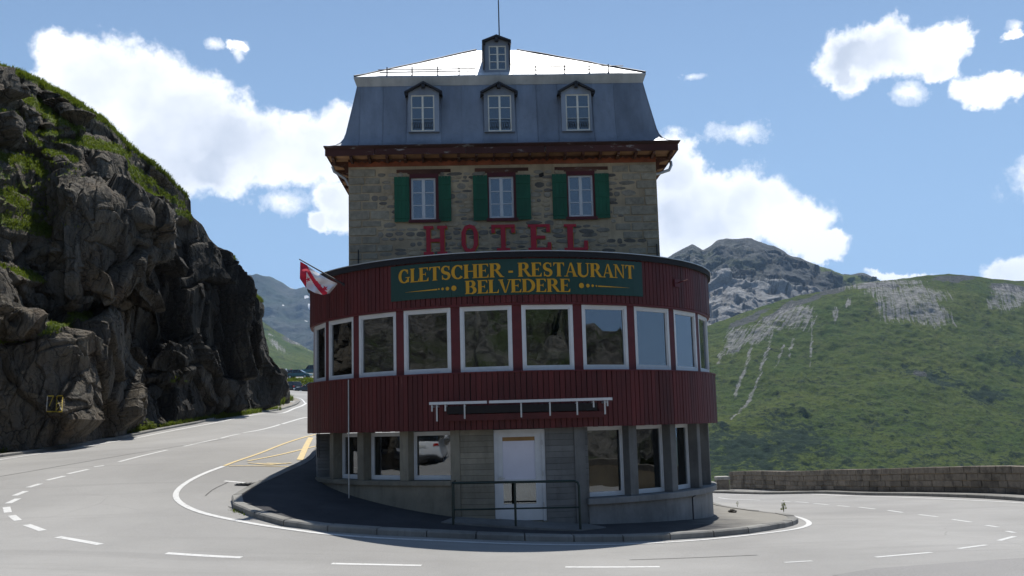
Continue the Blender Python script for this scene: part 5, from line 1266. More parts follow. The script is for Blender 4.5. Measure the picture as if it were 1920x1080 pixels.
# steepness field -> depth
tana = np.full(PX.shape, 5.0)
tana = tana/(1+np.clip(grassm, 0, 1)*3.2*np.clip((480-PX)/40, .1, 1))
upper = np.clip((330+.18*PX-PY)/80, 0, 1)*np.clip((330-PX)/100, 0, 1); tana = np.where(upper > 0, tana*(1-upper*.45), tana)
# overhang shadow below the big block and in the central cleft
def soft(x, c, r): return np.exp(-((x-c)/r)**2)
el = (800-PY)/FOC
dYdy = 1/np.maximum(tana-el, .35)
Yd = np.zeros_like(PX); Yd[0] = Ybase
dy = np.abs(np.diff(PY, axis=0))
for i in range(1, NR): Yd[i] = Yd[i-1]*(1+dy[i-1]/FOC*dYdy[i-1])
for _ in range(8): Yd[:, 1:-1] = (Yd[:, :-2]+2*Yd[:, 1:-1]+Yd[:, 2:])/4
# protruding buttress front left, big leaning slab, recess in the middle
bump_ = -2.0*soft(PX, 120, 95)*np.clip((PY-585)/30, 0, 1)*np.clip((PY-ysk)/30, 0, 1)
bump_ += -1.6*soft(PX, 30, 60)*np.clip((PY-500)/25, 0, 1)*np.clip((640-PY)/40, 0, 1)
blk = np.clip((PX-118)/14, 0, 1)*np.clip((295-PX+ (PY-450)*.12)/10, 0, 1)*np.clip((PY-(352+(PX-118)*.36))/9, 0, 1)*np.clip((575-PY-(PX-120)*.15)/25, 0, 1); bump_ += -2.6*blk
bump_ += 2.3*soft(PX, 262, 40)*soft(PY, 640, 70)
bump_ += 1.8*soft(PX, 185, 40)*soft(PY, 560, 28)
bump_ += -1.2*np.clip((PX-300)/14, 0, 1)*np.clip((372-PX)/14, 0, 1)*np.clip((PY-(628+(PX-300)*.05))/6, 0, 1)*np.clip((722-PY-np.abs(PX-345)*.5)/22, 0, 1)
bump_ += -1.5*np.clip((PX-245)/10, 0, 1)*np.clip((305-PX)/10, 0, 1)*np.clip((PY-368)/6, 0, 1)*np.clip((470-PY)/25, 0, 1)
edge = np.clip((528-PX)/40, 0, 1)
Yd = Yd+bump_*edge
Yd = Yd+(1-edge)**2*3.0
V = CAMP+nray(PX, PY)*Yd[..., None]
du = np.gradient(V, axis=1); dv = np.gradient(V, axis=0); nn = np.cross(du, dv); nn /= np.linalg.norm(nn, axis=-1, keepdims=True)+1e-9
nn = np.where((nn*np.array([.5, -1, .2])).sum(-1, keepdims=True) < 0, -nn, nn)
for _ in range(10): nn[1:-1, 1:-1] = (nn[:-2, 1:-1]+nn[2:, 1:-1]+nn[1:-1, :-2]+nn[1:-1, 2:])/4
nn /= np.linalg.norm(nn, axis=-1, keepdims=True)
# rotated, stretched coordinates: slabs that lean steeply
ca, sa = math.cos(.30), math.sin(.30)
q = np.stack([V[..., 0]*ca-V[..., 2]*sa, V[..., 1], V[..., 0]*sa+V[..., 2]*ca], -1)
wv = np.stack([fbm(V/2.2, 3, 211), fbm(V/2.2, 3, 212), fbm(V/2.2, 3, 213)], -1)
q = q+wv*.20
f1, e1 = facet(q/np.array([3.6, 3.6, 9.0]), 221, 1.3); f2, e2 = facet(q/np.array([1.25, 1.35, 4.4]), 231, 1.2); f3, e3 = facet(q/np.array([.5, .55, 1.9]), 241, .9)
crack = np.clip(1-e2/.06, 0, 1)*.10+np.clip(1-e1/.03, 0, 1)*.22
amp = np.clip(w_*18, .25, 1)*np.clip((1-w_)*26, .12, 1); am2 = 1-.65*np.clip(grassm, 0, 1); am3 = 1-.75*np.clip(2.3-gd, 0, 1)*np.clip((470-PX)/60, 0, 1)
disp = (f1*.50*am3+f2*.24*am2*am3+f3*.06*am3+fbm(V/5.5, 3, 257)*.9*am3+fbm(V/.5, 3, 251)*.03-crack*am3+ridged(q/np.array([.9, .9, 3.2]), 3, 261)*.08*am3)*amp
o2 = np.argsort(ysk); xsk = np.interp(PY, [p[1] for p in skyC], [p[0] for p in skyC]); edgeamp = np.clip((528-PX)/30, .15, 1)*np.clip((xsk-PX)/26, .22, 1); disp = disp*edgeamp
V = V+nn*disp[..., None]
# outline teeth on the steep right-hand end
V[..., 0] += (np.clip((PX-360)/60, 0, 1)*fbm(V/1.1, 4, 271)*.20)*np.clip(w_*6, 0, 1)
# close the far side: fold the last column and the crest backwards
bk = V[:, -1:, :]; c1 = bk+np.array([-1.5, 4, 0]); c2 = bk+np.array([-9, 14, -.5]); V = np.concatenate([V, c1, c2], 1)
top = V[-1:]; t1 = top+np.array([-1.5, 3.0, .25]); t2 = top+np.array([-7, 13, -1.0]); t3 = top+np.array([-20, 40, -16]); V = np.concatenate([V, t1, t2, t3], 0)
shade_mask = np.pad(np.clip((PX-215+60*fbm(V[:NR, :NCc]/4.0, 4, 291))/90, 0, 1)*np.clip((PY-400-.3*(PX-300)*0)/70, 0, 1), ((0, 3), (0, 2)), mode='edge')  # painted shade: mask for the overhanging rock at right and low down
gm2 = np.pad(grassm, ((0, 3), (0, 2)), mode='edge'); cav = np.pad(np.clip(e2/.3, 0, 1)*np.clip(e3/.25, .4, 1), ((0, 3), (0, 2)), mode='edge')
m = NT('cliff_rock'); v = m.world(); A = lambda k: m.node('ShaderNodeAttribute', attribute_name=k).outputs['Fac']
n1 = m.noise(v, .28, 6, .65); n2 = m.noise(v, 1.6, 8, .7); n3 = m.noise(v, 9, 8, .75); st_ = m.noise(m.world((1.6, 1.6, .28)), 1.5, 7, .7)
col = m.mix(m.maprange(n1, .35, .65), (.090,.076,.057), (.18,.15,.108)); col = m.mix(m.maprange(n2, .40, .70), col, (.125,.115,.10)); col = m.mix(m.maprange(st_, .52, .66, 0, .75), col, (.03,.027,.025))
col = m.mix(m.maprange(n3, .55, .7, 0, .6), col, (.20,.19,.17)); col = m.mix(m.maprange(n3, .45, .3, 0, .6), col, (.035,.032,.028))
rust = m.maprange(m.noise(v, .55, 5, .6), .56, .68, 0, .45); col = m.mix(rust, col, (.13,.085,.05))
lich = m.maprange(m.noise(v, 3.0, 7, .8), .60, .66, 0, .5); col = m.mix(lich, col, (.20,.21,.16))
shade_noise = m.noise(m.world((1.2,1.2,.3)), .9, 6, .7); k1 = m.math('MULTIPLY', m.math('MULTIPLY_ADD', A('painted_shade'), .74, .10), m.maprange(shade_noise, .28, .46)); col = m.mix(k1, col, m.mix(n3, (.012,.0125,.013), (.040,.038,.034)))  # shade of the overhanging faces mixed into the rock colour as near black
gn = m.node('ShaderNodeNewGeometry'); sz = m.node('ShaderNodeSeparateXYZ', {0: gn.outputs['Normal']}).outputs[2]
gk = m.math('ADD', A('grass'), m.math('MULTIPLY', m.math('SUBTRACT', n2, .5), 1.5)); gk = m.math('ADD', gk, m.math('MULTIPLY', m.math('SUBTRACT', sz, .15), .7)); gk = m.math('MULTIPLY', m.maprange(gk, .62, .74), m.maprange(A('grass'), .02, .25))
gcol = m.mix(m.maprange(n3, .35, .65), (.045,.075,.012), (.12,.15,.025)); gcol = m.mix(m.maprange(n2, .55, .7, 0, .7), gcol, (.15,.13,.05))
col = m.mix(gk, col, gcol)
vw = m.node('ShaderNodeVectorMath', {0: m.world((1,1,.38)), 1: m.node('ShaderNodeTexNoise', {'Vector': v, 'Scale': .9, 'Detail': 5.}).outputs['Color']}, operation='ADD').outputs[0]
vo = m.node('ShaderNodeTexVoronoi', {'Vector': vw, 'Scale': 1.5}, feature='DISTANCE_TO_EDGE').outputs['Distance']; vo2 = m.node('ShaderNodeTexVoronoi', {'Vector': vw, 'Scale': 4.2}, feature='DISTANCE_TO_EDGE').outputs['Distance']
ck = m.math('MAXIMUM', m.maprange(vo, 0, .03, .8, 0), m.maprange(vo2, 0, .04, .5, 0)); col = m.mix(m.math('MULTIPLY', ck, m.math('SUBTRACT', 1., gk)), col, (.015,.014,.013))
nb = m.bump(n2, .8, .22); nb = m.bump(m.maprange(vo, 0, .12), .7, .12, nb); nb = m.bump(m.maprange(vo2, 0, .15), .5, .05, nb); nb = m.bump(n3, .9, .055, nb); nb = m.bump(m.noise(v, 40, 5, .7), .6, .012, nb)
MT['cliff'] = m.fin(col, .92, nb, spec=.25)
cliff_me = grid_mesh('cliff', V, [MT['cliff']], smooth=False, attrs={'grass': gm2, 'cav': cav, 'painted_shade': shade_mask})
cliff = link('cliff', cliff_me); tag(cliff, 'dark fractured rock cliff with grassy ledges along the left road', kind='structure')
# grass tufts on the ledges
def tuft_mesh(name, spots, mat, hmin, hmax, nb=5, wid=.03, parent=None):
    N_ = len(spots); tot = N_*nb; sp_ = np.repeat(np.array([s[:3] for s in spots]), nb, 0)
    a = rng.uniform(0, 2*PI, tot); l = rng.uniform(hmin, hmax, tot); lean = rng.uniform(.15, .9, tot); rr = rng.uniform(0, .14, tot)
    b = sp_+np.stack([np.cos(a)*rr, np.sin(a)*rr, a*0-.05], -1); side = np.stack([-np.sin(a), np.cos(a), a*0], -1)*wid
    out = np.stack([np.cos(a), np.sin(a), a*0], -1); mid = b+out*(l*lean*.35)[:, None]+np.array([0,0,1])*(l*.62)[:, None]; tip = b+out*(l*lean)[:, None]+np.array([0,0,1])*(l*(1.05-lean*.4))[:, None]
    vs = np.stack([b-side, b+side, mid+side*.7, mid-side*.7, tip], 1).reshape(-1, 3); i0 = np.arange(tot)*5
    me = bpy.data.meshes.new(name); fs = [f for i in i0.tolist() for f in ((i, i+1, i+2, i+3), (i+3, i+2, i+4))]
    me.from_pydata(vs.tolist(), [], fs); me.materials.append(mat); me.update()
    o = link(name, me, parent); return o
m = NT('grass_blades'); v = m.world(); n1 = m.noise(v, 1.2, 4, .6); n2 = m.noise(v, 14, 3, .6)
col = m.mix(m.maprange(n1, .35, .65), (.038,.062,.010), (.105,.118,.020)); col = m.mix(m.maprange(n2, .6, .75, 0, .6), col, (.16,.13,.05))
m.fin(col, .7, spec=.2); tr_n = m.node('ShaderNodeBsdfTranslucent', {'Color': (.22,.30,.03,1)}); mxs = m.node('ShaderNodeMixShader', {0: .25, 1: m.b.outputs[0], 2: tr_n.outputs[0]}); m.lk(mxs.outputs[0], m.out.inputs[0]); MT['blades'] = m.mat
Vc = V[:NR, :NCc]; fn = np.cross(np.gradient(Vc, axis=1), np.gradient(Vc, axis=0)); fn /= np.linalg.norm(fn, axis=-1, keepdims=True)+1e-9; fn *= np.sign((fn*np.array([.5, -1, .2])).sum(-1, keepdims=True))
gp = np.clip(grassm+fbm(Vc/.9, 4, 281)*.9, 0, 1)*np.clip(grassm*4, 0, 1)*np.clip(fn[..., 2]+.15, 0, 1)
gp[:, colx < -40] *= .3
ii, jj = np.nonzero(rng.random(gp.shape) < gp*.40)
sel = rng.permutation(len(ii))[:24000]
tag(tuft_mesh('ledge_grass', [tuple(Vc[ii[k], jj[k]]) for k in sel], MT['blades'], .05, .15, 6, .018), 'sunlit green grass tufts growing on the cliff ledges', 'grass', kind='stuff')
# crest grass
ec = [(ii_, jj_) for ii_ in range(NR-60, NR) for jj_ in range(NCc) if 436 < colx[jj_] < 488 and PY[ii_, jj_]-ysk[jj_] < 15]
extra = [tuple(Vc[a, b]+np.array([0, 0, 0])) for a, b in (ec[int(k)] for k in rng.integers(0, max(1, len(ec)), 1500))] if ec else []
sel = [tuple(Vc[NR-1-random.randrange(0, 7), int(j)]) for j in rng.integers(0, NCc, 2200) if colx[int(j)] < 350 or 436 < colx[int(j)] < 486]+extra
tag(tuft_mesh('crest_grass', sel, MT['blades'], .08, .24, 6, .014), 'thin grass fringe along the skyline of the cliff', 'grass', kind='stuff')
# weeds along the foot of the rock
ft = []
for k in range(900):
    x = random.choice([random.uniform(235, 285), random.uniform(300, 430), random.uniform(430, 525), random.uniform(-20, 525)])
    j = int(np.argmin(np.abs(colx-x))); p = Vc[random.randrange(0, 5), j]; g_ = G(x, np.interp(x, [p_[0] for p_ in baseC], [p_[1] for p_ in baseC])+random.uniform(0, 2))
    ft.append((g_.x, g_.y, g_.z+.03))
tag(tuft_mesh('roadside_weeds', ft, MT['blades'], .10, .38, 6, .02), 'low weeds growing between the kerb and the foot of the cliff', 'weeds', kind='stuff')
# leafy bushes at the foot
def leafy(name, c, rx, ry, h, n, leaf, label, cat, group=None):
    o = empty(name, c, label, cat, group); mb = MB()
    for k in range(n):
        a = random.uniform(0, 2*PI); r = random.random()**.5; z = random.random()**.7*h*(1-.5*r*r); p = Vector((c.x+rx*r*math.cos(a), c.y+ry*r*math.sin(a), c.z+z))
        u = Vector((random.uniform(-1,1), random.uniform(-1,1), random.uniform(-.3,.6))).normalized(); w = u.orthogonal().normalized(); s = leaf*random.uniform(.6,1.3)
        mb.add([p-u*s, p+w*s*.55, p+u*s, p-w*s*.55], [(0,1,2,3)])
    mb.build('leaves', MT['blades'], o); st_ = MB()
    for k in range(6):
        a = random.uniform(0, 2*PI); st_.tube([c+Vector((0,0,-.05)), c+Vector((rx*.4*math.cos(a), ry*.4*math.sin(a), h*.45)), c+Vector((rx*.7*math.cos(a), ry*.7*math.sin(a), h*.8))], [.02*min(1, h), .014*min(1, h), .006*min(1, h)], 5)
    st_.build('stem', MT['blades'], o); return o
g_ = G(246, 812.5); leafy('shrub', g_, .45, .3, .62, 380, .06, 'leafy bush at the cliff foot, left one of the pair', 'shrub', 'bushes at the cliff foot')
g_ = G(272, 808); leafy('shrub', g_, .5, .3, .55, 380, .06, 'leafy bush at the cliff foot, right one of the pair', 'shrub', 'bushes at the cliff foot')
g_ = G(405, 783.5); leafy('shrub', g_, .5, .4, .55, 300, .06, 'small bush at the cliff foot halfway to the bend', 'shrub', 'bushes at the cliff foot')
# painted figures on the rock
from mathutils.bvhtree import BVHTree
sub = V[:NR, (colx.searchsorted(60)):(colx.searchsorted(150))][:260]
nr2, nc2, _ = sub.shape
bv = BVHTree.FromPolygons(sub.reshape(-1, 3).tolist(), [(i*nc2+j, i*nc2+j+1, (i+1)*nc2+j+1, (i+1)*nc2+j) for i in range(nr2-1) for j in range(nc2-1)])
def hit(px, py):
    d = ray(px, py).normalized(); r = bv.ray_cast(Vector((0, 0, CZ)), d)
    return (r[0]-d*.05) if r[0] else P(px, py, float(Ybase[colx.searchsorted(100)]))
rm0 = hit(102, 757); rmk = empty('rock_marking', rm0, 'yellow and white painted number characters on the lower left rock face', 'painted marking')
def rstroke(pts, w, m_):
    out = []; 
    for (a, b) in zip(pts, pts[1:]):
        n = max(2, int(math.hypot(b[0]-a[0], b[1]-a[1])/1.2))
        for k in range(n): t = k/n; out.append((a[0]*(1-t)+b[0]*t, a[1]*(1-t)+b[1]*t))
    out.append(pts[-1]); rows = []
    for i, p in enumerate(out):
        q_ = out[min(i+1, len(out)-1)]; o_2 = out[max(i-1, 0)]; dx, dy_ = q_[0]-o_2[0], q_[1]-o_2[1]; l = math.hypot(dx, dy_) or 1; nx, ny = -dy_/l*w/2, dx/l*w/2
        rows.append([hit(p[0]+nx, p[1]+ny), hit(p[0]-nx, p[1]-ny)])
    MB().grid(rows, 0, False).build('painted_stroke', m_, rmk)
py_ = marking('rock_paint_yellow', (.42,.31,.03), (.10,.09,.06)); pw_ = marking('rock_paint_white', (.40,.38,.34), (.10,.09,.06))
rstroke([(89,743),(87,771)], 1.8, pw_); rstroke([(89,742.5),(101,742.5)], 2, py_); rstroke([(100,743),(92,762)], 1.4, py_); rstroke([(87,771.5),(117,772)], 2.2, py_); rstroke([(105,771),(107,742)], 1.8, py_); rstroke([(107,742),(118,742)], 1.8, py_)
rstroke([(117.5,743),(116,771)], 2, py_); rstroke([(107,756),(117,755)], 1.5, py_); rstroke([(107,748),(115,768)], 1.3, pw_); rstroke([(115,758),(106,768)], 1.3, py_)

# verge at the bend: gravel tongue with weeds
vp = [G(*p) for p in [(500,771),(520,769),(542,764.2),(559,757.8),(563,753.5),(556,748),(545,745.5),(530,744)]]
for p in vp: p.z += .09
inner = [Vector((p.x-2.2-.3*i, p.y+2+.2*i, p.z+.35)) for i, p in enumerate(vp)]
far_ = [Vector((p.x-9, p.y+8, p.z+1.6)) for p in vp]
tag(MB().grid([vp, inner, far_]).build('verge', MT['gravel']), 'gravel verge with weeds at the bend past the cliff', kind='structure')
ft = []
for k in range(1100):
    i = random.random()*6; a = vp[int(i)].lerp(vp[int(i)+1], i % 1); b = inner[int(i)].lerp(inner[int(i)+1], i % 1); c_2 = far_[int(i)].lerp(far_[int(i)+1], i % 1); t = random.random()**1.2
    p = a.lerp(b, min(1, t*2+.25)) if t < .4 else b.lerp(c_2, (t-.4)*.8); ft.append(tuple(p))
tag(tuft_mesh('verge_grass', ft, MT['blades'], .2, .75, 7, .035), 'tall green grass on the verge at the bend', 'grass', kind='stuff')
# boulder at the cliff's right foot
def rock(name, c, r, sc, label, cat, seed):
    rows = []; 
    th = np.linspace(0, 2*PI, 29)[:-1]; ph = np.linspace(-1.2, 1.57, 16); P3 = np.stack([np.cos(ph)[:, None]*np.cos(th)[None], np.cos(ph)[:, None]*np.sin(th)[None], np.sin(ph)[:, None]*np.ones_like(th)[None]], -1)
    f_, _ = facet(P3*1.6+seed, seed, .9); g2 = fbm(P3*3+seed, 4, seed); R2 = 1+f_*.16+g2*.12; Q = P3*R2[..., None]*np.array(sc)*r+np.array(c)
    mb = MB(); mb.grid([[Vector(q_) for q_ in row] for row in Q], 0, False, closed=True); o = mb.build(name, MT['cliff']); tag(o, label, cat); return o
c_ = G(521, 762); rock('boulder', (c_.x-1.2, c_.y+3.5, c_.z+.9), 1.6, (.8,1,1.15), 'grey sunlit boulder at the right foot of the cliff beside the verge', 'boulder', 5)
# weed and pebbles on the pavement tip
g_ = G(1470, 966); leafy('weed', Vector((g_.x, g_.y, g_.z+KH)), .08, .06, .30, 46, .03, 'small green weed at the kerb on the right tip of the pavement', 'weed')
g_ = G(1386, 957); leafy('weed', Vector((g_.x, g_.y+.2, g_.z+KH)), .05, .04, .14, 16, .02, 'tiny dry weed at the back kerb near the hotel corner', 'weed')
g_ = G(452, 962); tag(tuft_mesh('kerb_moss', [(lambda t: (G(437+t*27, 955.5+t*9).x, G(437+t*27, 955.5+t*9).y+.0, G(437+t*27, 955.5+t*9).z+.02))(random.random()) for _ in range(30)], MT['blades'], .03, .09, 6, .012), 'little green moss tufts along the left tip of the kerb', 'moss', kind='stuff')
g_ = G(1374, 969); rock('pebble', (g_.x, g_.y, g_.z+KH+.02), .09, (1.3,1,.6), 'single small stone lying on the sunlit right part of the pavement', 'stone', 9)

# ------------------------------------------------------------------ slope behind the viewer (what the windows mirror)
az = np.linspace(math.radians(68), math.radians(322), 560); rr_ = np.linspace(0, 1, 170)
A_, R_2 = np.meshgrid(az, rr_)
hmax = 30*np.clip((np.degrees(A_)-108)/26, 0, 1)+3*np.clip((np.degrees(A_)-86)/20, 0, 1)
dist = 34+R_2*150; X_ = np.sin(A_)*dist; Y_ = 6+np.cos(A_)*dist
prof_ = np.where(R_2 < .10, R_2/.10*.24, .24+(R_2-.10)/.90*.76)
Z_ = prof_*hmax-1+ (ridged(np.stack([X_/22, Y_/22, R_2*2], -1), 5, 301)*5+fbm(np.stack([X_/6, Y_/6, R_2], -1), 4, 305)*1.6)*np.clip(R_2*8, 0, 1)
Vs = np.stack([X_, Y_, Z_], -1); fa, _e = facet(Vs/np.array([6., 6, 8]), 311, 1.2); fb, _e = facet(Vs/np.array([2.2, 2.2, 3]), 317, 1.2); Vs[..., 2] += (fa*1.2+fb*.5)*np.clip(R_2*8, 0, 1)
m = NT('hill_behind'); v = m.world(); n1 = m.noise(v, .12, 6, .65); n2 = m.noise(v, .9, 7, .7); col = m.mix(m.maprange(n1, .44, .56), (.045,.065,.016), (.17,.16,.14)); col = m.mix(m.maprange(n2, .48, .6), col, (.03,.028,.026)); n3 = m.noise(v, 2.6, 7, .75); col = m.mix(m.maprange(n3, .58, .68), col, (.38,.36,.32)); MT['hill2'] = m.fin(col, .95, m.bump(n2, 1, 1.5))
tag(link('hill', grid_mesh('hill', Vs, [MT['hill2']], smooth=False)), 'rock and grass slope on the near side of the road, mirrored in the windows', kind='structure')

# ================================================================== car park and vehicles on the left
lotp = []
rows = []
for y, z in ((138.5,7.55),(143,7.75),(150,9.75),(155,10.25)):
    rows.append([Vector((x, y+(x+30)*.02, z+(.12*math.sin(x*1.7)))) for x in np.linspace(-62, -18, 60)])
bank = MB().grid(rows).build('grass_bank', MT['blades']); tag(bank, 'green grass bank between the two rows of parked cars', kind='structure')
ft = []
for k in range(2600):
    x = random.uniform(-46, -22); t = random.random(); y = 139+t*14; z = np.interp(y, [138.5,143,150,155], [7.55,7.75,9.75,10.25]); ft.append((x, y+(x+30)*.02, z))
tag(tuft_mesh('bank_grass', ft, MT['blades'], .15, .6, 5, .07), 'rough yellow-green grass on the bank below the car park', 'grass', kind='stuff')
rows = [[Vector((x, y, 10.3+(y-155)*.054)) for x in np.linspace(-110, 0, 40)] for y in np.linspace(155, 300, 20)]
tag(MB().grid(rows).build('parking_area', MT['asphalt']), 'pale sunlit parking area beyond the grass bank', kind='structure')

CP = {}
def carpaint(name, c, met=.3):
    m = NT(name); m.fin(c, .28, metallic=met, spec=.5); m.b.inputs['Coat Weight'].default_value = .6; return m.mat
CP['dark'] = carpaint('car_paint_dark_green', (.012,.022,.02)); CP['navy'] = carpaint('car_paint_dark_blue', (.012,.016,.05)); CP['grey'] = carpaint('car_paint_charcoal', (.03,.032,.035)); CP['white'] = carpaint('van_paint_white', (.75,.76,.77), 0); CP['redp'] = carpaint('car_paint_red', (.38,.02,.02)); CP['teal'] = carpaint('car_paint_teal', (.03,.09,.10)); CP['silver'] = carpaint('car_paint_silver', (.5,.52,.54), .7)
m = NT('car_glass'); m.fin((.02,.025,.03), .04, spec=.9); CP['glass'] = m.mat
m = NT('tail_lamp_red'); m.fin((.45,.01,.01), .2); CP['tail'] = m.mat
m = NT('head_lamp'); m.fin((.7,.72,.75), .1, metallic=.6); CP['head'] = m.mat
CP['plate'] = paint('number_plate', (.65,.65,.62), .5, .05, rnd=0)
STY = {  # side profile of the body, glasshouse (x from rear 0 to front 1, z in metres), length, width
 'estate': (4.5, 1.74, [(0,.35),(0,.62),(.01,.95),(.70,.98),(.98,.82),(1,.62),(1,.32)], [(.015,.95),(.06,1.42),(.13,1.46),(.50,1.46),(.58,1.40),(.73,.97)]),
 'hatch': (4.0, 1.72, [(0,.35),(0,.60),(.02,.92),(.70,.98),(.95,.80),(1,.62),(1,.32)], [(.02,.92),(.12,1.40),(.20,1.47),(.48,1.48),(.56,1.42),(.76,.97)]),
 'suv': (4.5, 1.82, [(0,.42),(0,.70),(.01,1.05),(.74,1.10),(.97,.98),(1,.75),(1,.42)], [(.01,1.05),(.04,1.72),(.10,1.78),(.52,1.78),(.58,1.72),(.68,1.10)]),
 'van': (5.3, 1.95, [(0,.45),(0,.8),(.005,1.25),(.80,1.25),(.97,1.05),(1,.8),(1,.42)], [(.005,1.25),(.02,2.15),(.05,2.22),(.66,2.22),(.72,2.15),(.84,1.25)]),
}
def vehicle(name, style, paintm, loc, heading, label, cat, group=None):
    L_, W2, body, gh = STY[style]; o = empty(name, loc, label, cat, group, heading)
    Tm = Matrix.Identity(4)
    def loft(prof, w0, w1, inset):
        # prof list of (x,z); half-width shrinks with z
        zs_ = [p[1] for p in prof]; z0, z1 = min(zs_), max(zs_)
        def hw(z): return (w0+(w1-w0)*((z-z0)/(z1-z0))**1.5)/2
        l = [((p[0]-.5)*L_, -hw(p[1]), p[1]) for p in prof]; r = [(x, -y, z) for x, y, z in l]; n = len(prof)
        mb = MB(); mb.add(l+r, [tuple(range(n-1, -1, -1)), tuple(range(n, 2*n))]+[(i, (i+1) % n, (i+1) % n+n, i+n) for i in range(n)]); return mb
    def put(mb, nm, mt, par, bev=0):
        ob = link(nm, mb.mesh(nm, mt), par)
        if bev: b = ob.modifiers.new('bevel', 'BEVEL'); b.width = bev; b.segments = 3; b.limit_method = 'ANGLE'; b.angle_limit = math.radians(25); 
        for p in ob.data.polygons: p.use_smooth = bool(bev)
        return ob
    put(loft(body, W2, W2*.97, 0), 'body', paintm, o, .09)
    put(loft(gh, W2*.95, W2*.74, 0), 'cabin', CP['glass'], o, .05)
    rf = [p for p in gh if p[1] > gh[2][1]-.05]; 
    x0, x1, zt = (gh[1][0]-.5)*L_, (gh[4][0]-.5)*L_, gh[2][1]; wt = W2*.75/2
    put(MB().box(x0+.02, x1-.02, -wt, wt, zt-.015, zt+.025), 'roof', paintm, o, .02)
    pl = MB()
    for s in (-1, 1):
        for fx in ((.30, .52) if style != 'van' else (.30, .55)):
            x = (fx-.5)*L_; wb = W2*.95/2+.004; pl.add([(x-.035, s*wb, gh[0][1]), (x+.035, s*wb, gh[0][1]), (x+.03, s*(wt+.015), zt), (x-.03, s*(wt+.015), zt)], [(0,1,2,3)])
    put(pl, 'window_pillars', paintm, o)
    for fx in (.19, .81):
        for s in (-1, 1):
            x = (fx-.5)*L_; r = .31 if style != 'suv' else .35
            ty = put(MB().cyl((x, s*(W2/2-.09), r), (0,1,0), r, .2, 20), 'wheel', MT['black'], o, .02)
            put(MB().cyl((x, s*(W2/2-.0), r), (0,1,0), r*.62, .035, 14), 'rim', CP['silver'], ty)
    zl = .80 if style != 'van' else 1.0
    for s in (-1, 1):
        put(MB().box(-L_/2-.012, -L_/2+.06, s*W2*.40-.13, s*W2*.40+.13, zl-.08, zl+.09), 'tail_light', CP['tail'], o, .015)
        put(MB().box(L_/2-.09, L_/2-.0, s*W2*.36-.16, s*W2*.36+.16, zl-.16, zl-.02), 'headlight', CP['head'], o, .015)
        put(MB().box(.62, .80, s*(W2/2+.0)-.0 if s > 0 else -W2/2-.14, s*(W2/2)+.14 if s > 0 else -W2/2, gh[0][1]-.0, gh[0][1]+.13), 'mirror', paintm, o, .03)
    put(MB().box(-L_/2-.02, -L_/2, -.26, .26, zl-.14, zl-.03), 'number_plate', CP['plate'], o)
    put(MB().box(-L_/2-.03, -L_/2+.3, -W2*.47, W2*.47, .28, .46), 'bumper', MT['black'], o, .04)
    return o
def veh_at(name, style, pm, px, py, Y, heading, label, cat='car', group='cars parked beyond the bend'):
    p = P(px, py, Y); return vehicle(name, style, pm, p, math.radians(heading), label, cat, group)
# heading: direction the front points, 0 = +x, 90 = away
veh_at('parked_car', 'estate', CP['dark'], 539, 737.5, 133, 140, 'dark green estate car seen from behind below the grass bank')
veh_at('parked_car', 'hatch', CP['grey'], 581, 739, 128, 197, 'charcoal hatchback nosing out from behind the hotel wall')
veh_at('parked_van', 'suv', CP['navy'], 513.5, 723.5, 150, 110, 'dark blue van half hidden behind the cliff edge', 'van')
veh_at('parked_car', 'hatch', CP['teal'], 561, 710.5, 160, 352, 'dark blue car with bright windscreen on top of the grass bank')
veh_at('parked_car', 'suv', CP['teal'], 583, 704.5, 172, 175, 'green off-road car parked highest, right against the hotel wall')
veh_at('parked_car', 'hatch', CP['redp'], 526, 709, 258, 92, 'small red and white car far back on the parking area')
veh_at('parked_car', 'hatch', CP['silver'], 535, 702, 285, 60, 'pale silver car farthest back on the parking area')
# motorcycle and two people beside it
def motorbike(loc, head, label):
    o = empty('motorcycle', loc, label, 'motorcycle', None, head)
    def put(mb, nm, mt, par=o): return link(nm, mb.mesh(nm, mt), par)
    for x in (-.72, .72):
        w = MB().tube([(x+.31*math.cos(a), 0, .31+.31*math.sin(a)) for a in np.linspace(0, 2*PI, 19)], .055, 6); wh = put(w, 'wheel', MT['black']); put(MB().cyl((x,0,.31),(0,1,0),.2,.03,12), 'rim', MT['metal'], wh)
    put(MB().box(-.35, .35, -.16, .16, .3, .62), 'engine', MT['dark_metal']); put(MB().tube([(-.1,0,.72),(.15,0,.86),(.42,0,.82)], [.14,.19,.1], 10), 'fuel_tank', CP['redp']); put(MB().tube([(-.75,0,.80),(-.4,0,.76),(-.05,0,.78)], [.08,.14,.1], 8), 'seat', MT['black'])
    put(MB().tube([(.74,0,.33),(.5,0,.95),(.45,0,1.05)], .035, 6), 'fork', MT['metal']); put(MB().tube([(.40,-.38,1.06),(.47,-.1,1.05),(.47,.1,1.05),(.40,.38,1.06)], .02, 6), 'handlebar', MT['dark_metal']); put(MB().cyl((.62,0,.92),(1,0,0),.09,.1,12), 'headlight', CP['head']); put(MB().tube([(.2,.17,.3),(-.3,.2,.3),(-.85,.2,.42)], .04, 6), 'exhaust', MT['metal'])
    for s in (-1, 1): put(MB().box(-.85, -.4, s*.32-.12, s*.32+.12, .48, .82), 'pannier', MT['dark_metal'])
motorbike(P(541, 711, 168), math.radians(70), 'red touring motorcycle standing on the parking area beside two riders')
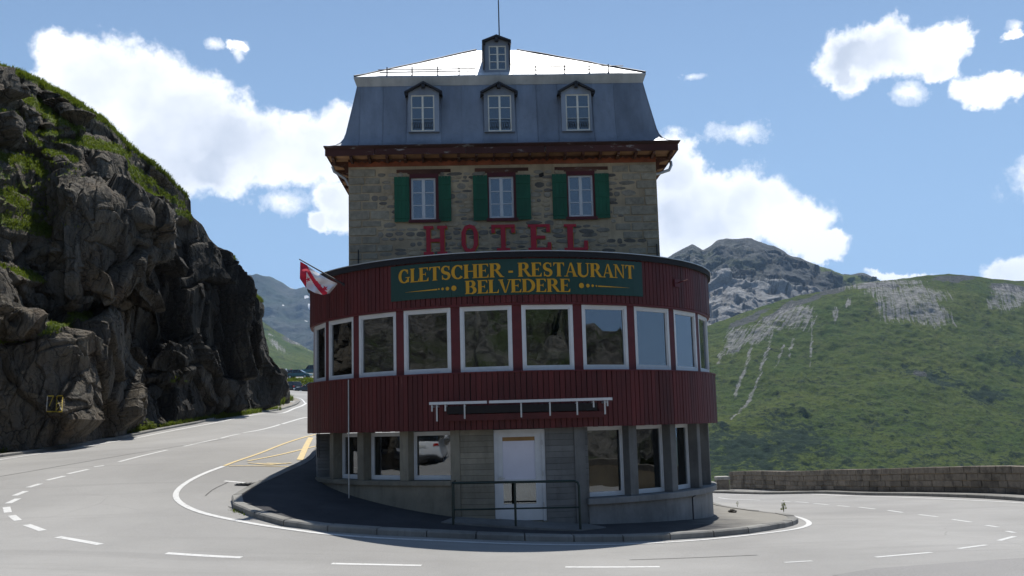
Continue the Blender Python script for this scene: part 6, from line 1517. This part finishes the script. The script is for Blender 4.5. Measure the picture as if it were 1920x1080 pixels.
def person(loc, head, top, bottom, headm, label, h=1.76):
    o = empty('person', loc, label, 'person', 'motorcyclists', head)
    J = [(0,0,.93),(0,0,1.15),(0,0,1.38),(0,0,1.50),(0,.01,1.62),(0,.02,1.72),
         (0,.19,1.40),(.04,.27,1.12),(.14,.24,.90),(0,-.19,1.40),(.02,-.28,1.12),(.06,-.25,.88),
         (0,.10,.88),(.03,.12,.48),(0,.13,.07),(.14,.14,.04),(0,-.10,.88),(.06,-.13,.48),(-.02,-.15,.07),(.12,-.16,.04)]
    E_ = [(0,1),(1,2),(2,3),(3,4),(4,5),(2,6),(6,7),(7,8),(2,9),(9,10),(10,11),(0,12),(12,13),(13,14),(14,15),(0,16),(16,17),(17,18),(18,19)]
    R3 = [.15,.14,.16,.06,.10,.08,.08,.055,.04,.08,.055,.04,.10,.07,.05,.04,.10,.07,.05,.04]
    me = bpy.data.meshes.new('body'); me.from_pydata([(x*h/1.8, y*h/1.8, z*h/1.8) for x, y, z in J], E_, []); b = link('body', me, o)
    sk = b.modifiers.new('skin', 'SKIN'); me.skin_vertices[0].data[0].use_root = True
    for i, r in enumerate(R3): me.skin_vertices[0].data[i].radius = (r*.95, r*.95)
    b.modifiers.new('sub', 'SUBSURF').levels = 1; me.materials.append(top)
    link('trousers', MB().tube([(.0,.10,.98),(.02,.12,.5),(0,.13,.09)], [.125,.09,.075], 10).tube([(0,-.10,.98),(.05,-.13,.5),(-.02,-.15,.09)], [.125,.09,.075], 10).mesh('trousers', bottom), o)
    link('helmet', MB().tube([(0,.01,1.52),(0,.01,1.60),(0,.015,1.68),(0,.02,1.76)], [.09,.13,.125,.05], 12).mesh('helmet', headm), o)
person(P(536.5, 711, 166), math.radians(200), CP['white'], MT['dark_metal'], CP['white'], 'person in pale jacket and white helmet standing left of the motorcycle')
person(P(546, 712, 164), math.radians(20), MT['dark_metal'], MT['dark_metal'], CP['redp'], 'person in dark riding clothes and red helmet standing right of the motorcycle')
# vehicles on the near side of the road, mirrored in the left ground-floor windows
vehicle('parked_van', 'van', CP['white'], (-23.5, 3.5, float(gz(-18.0, 6))), math.radians(228), 'white van parked behind the viewer, mirrored in the left ground floor window', 'van')
vehicle('parked_car', 'hatch', CP['grey'], (-19.8, 20.6, float(gz(-19.8, 20.6))), math.radians(20), 'dark car parked behind the viewer, mirrored in a left ground floor window', 'car')
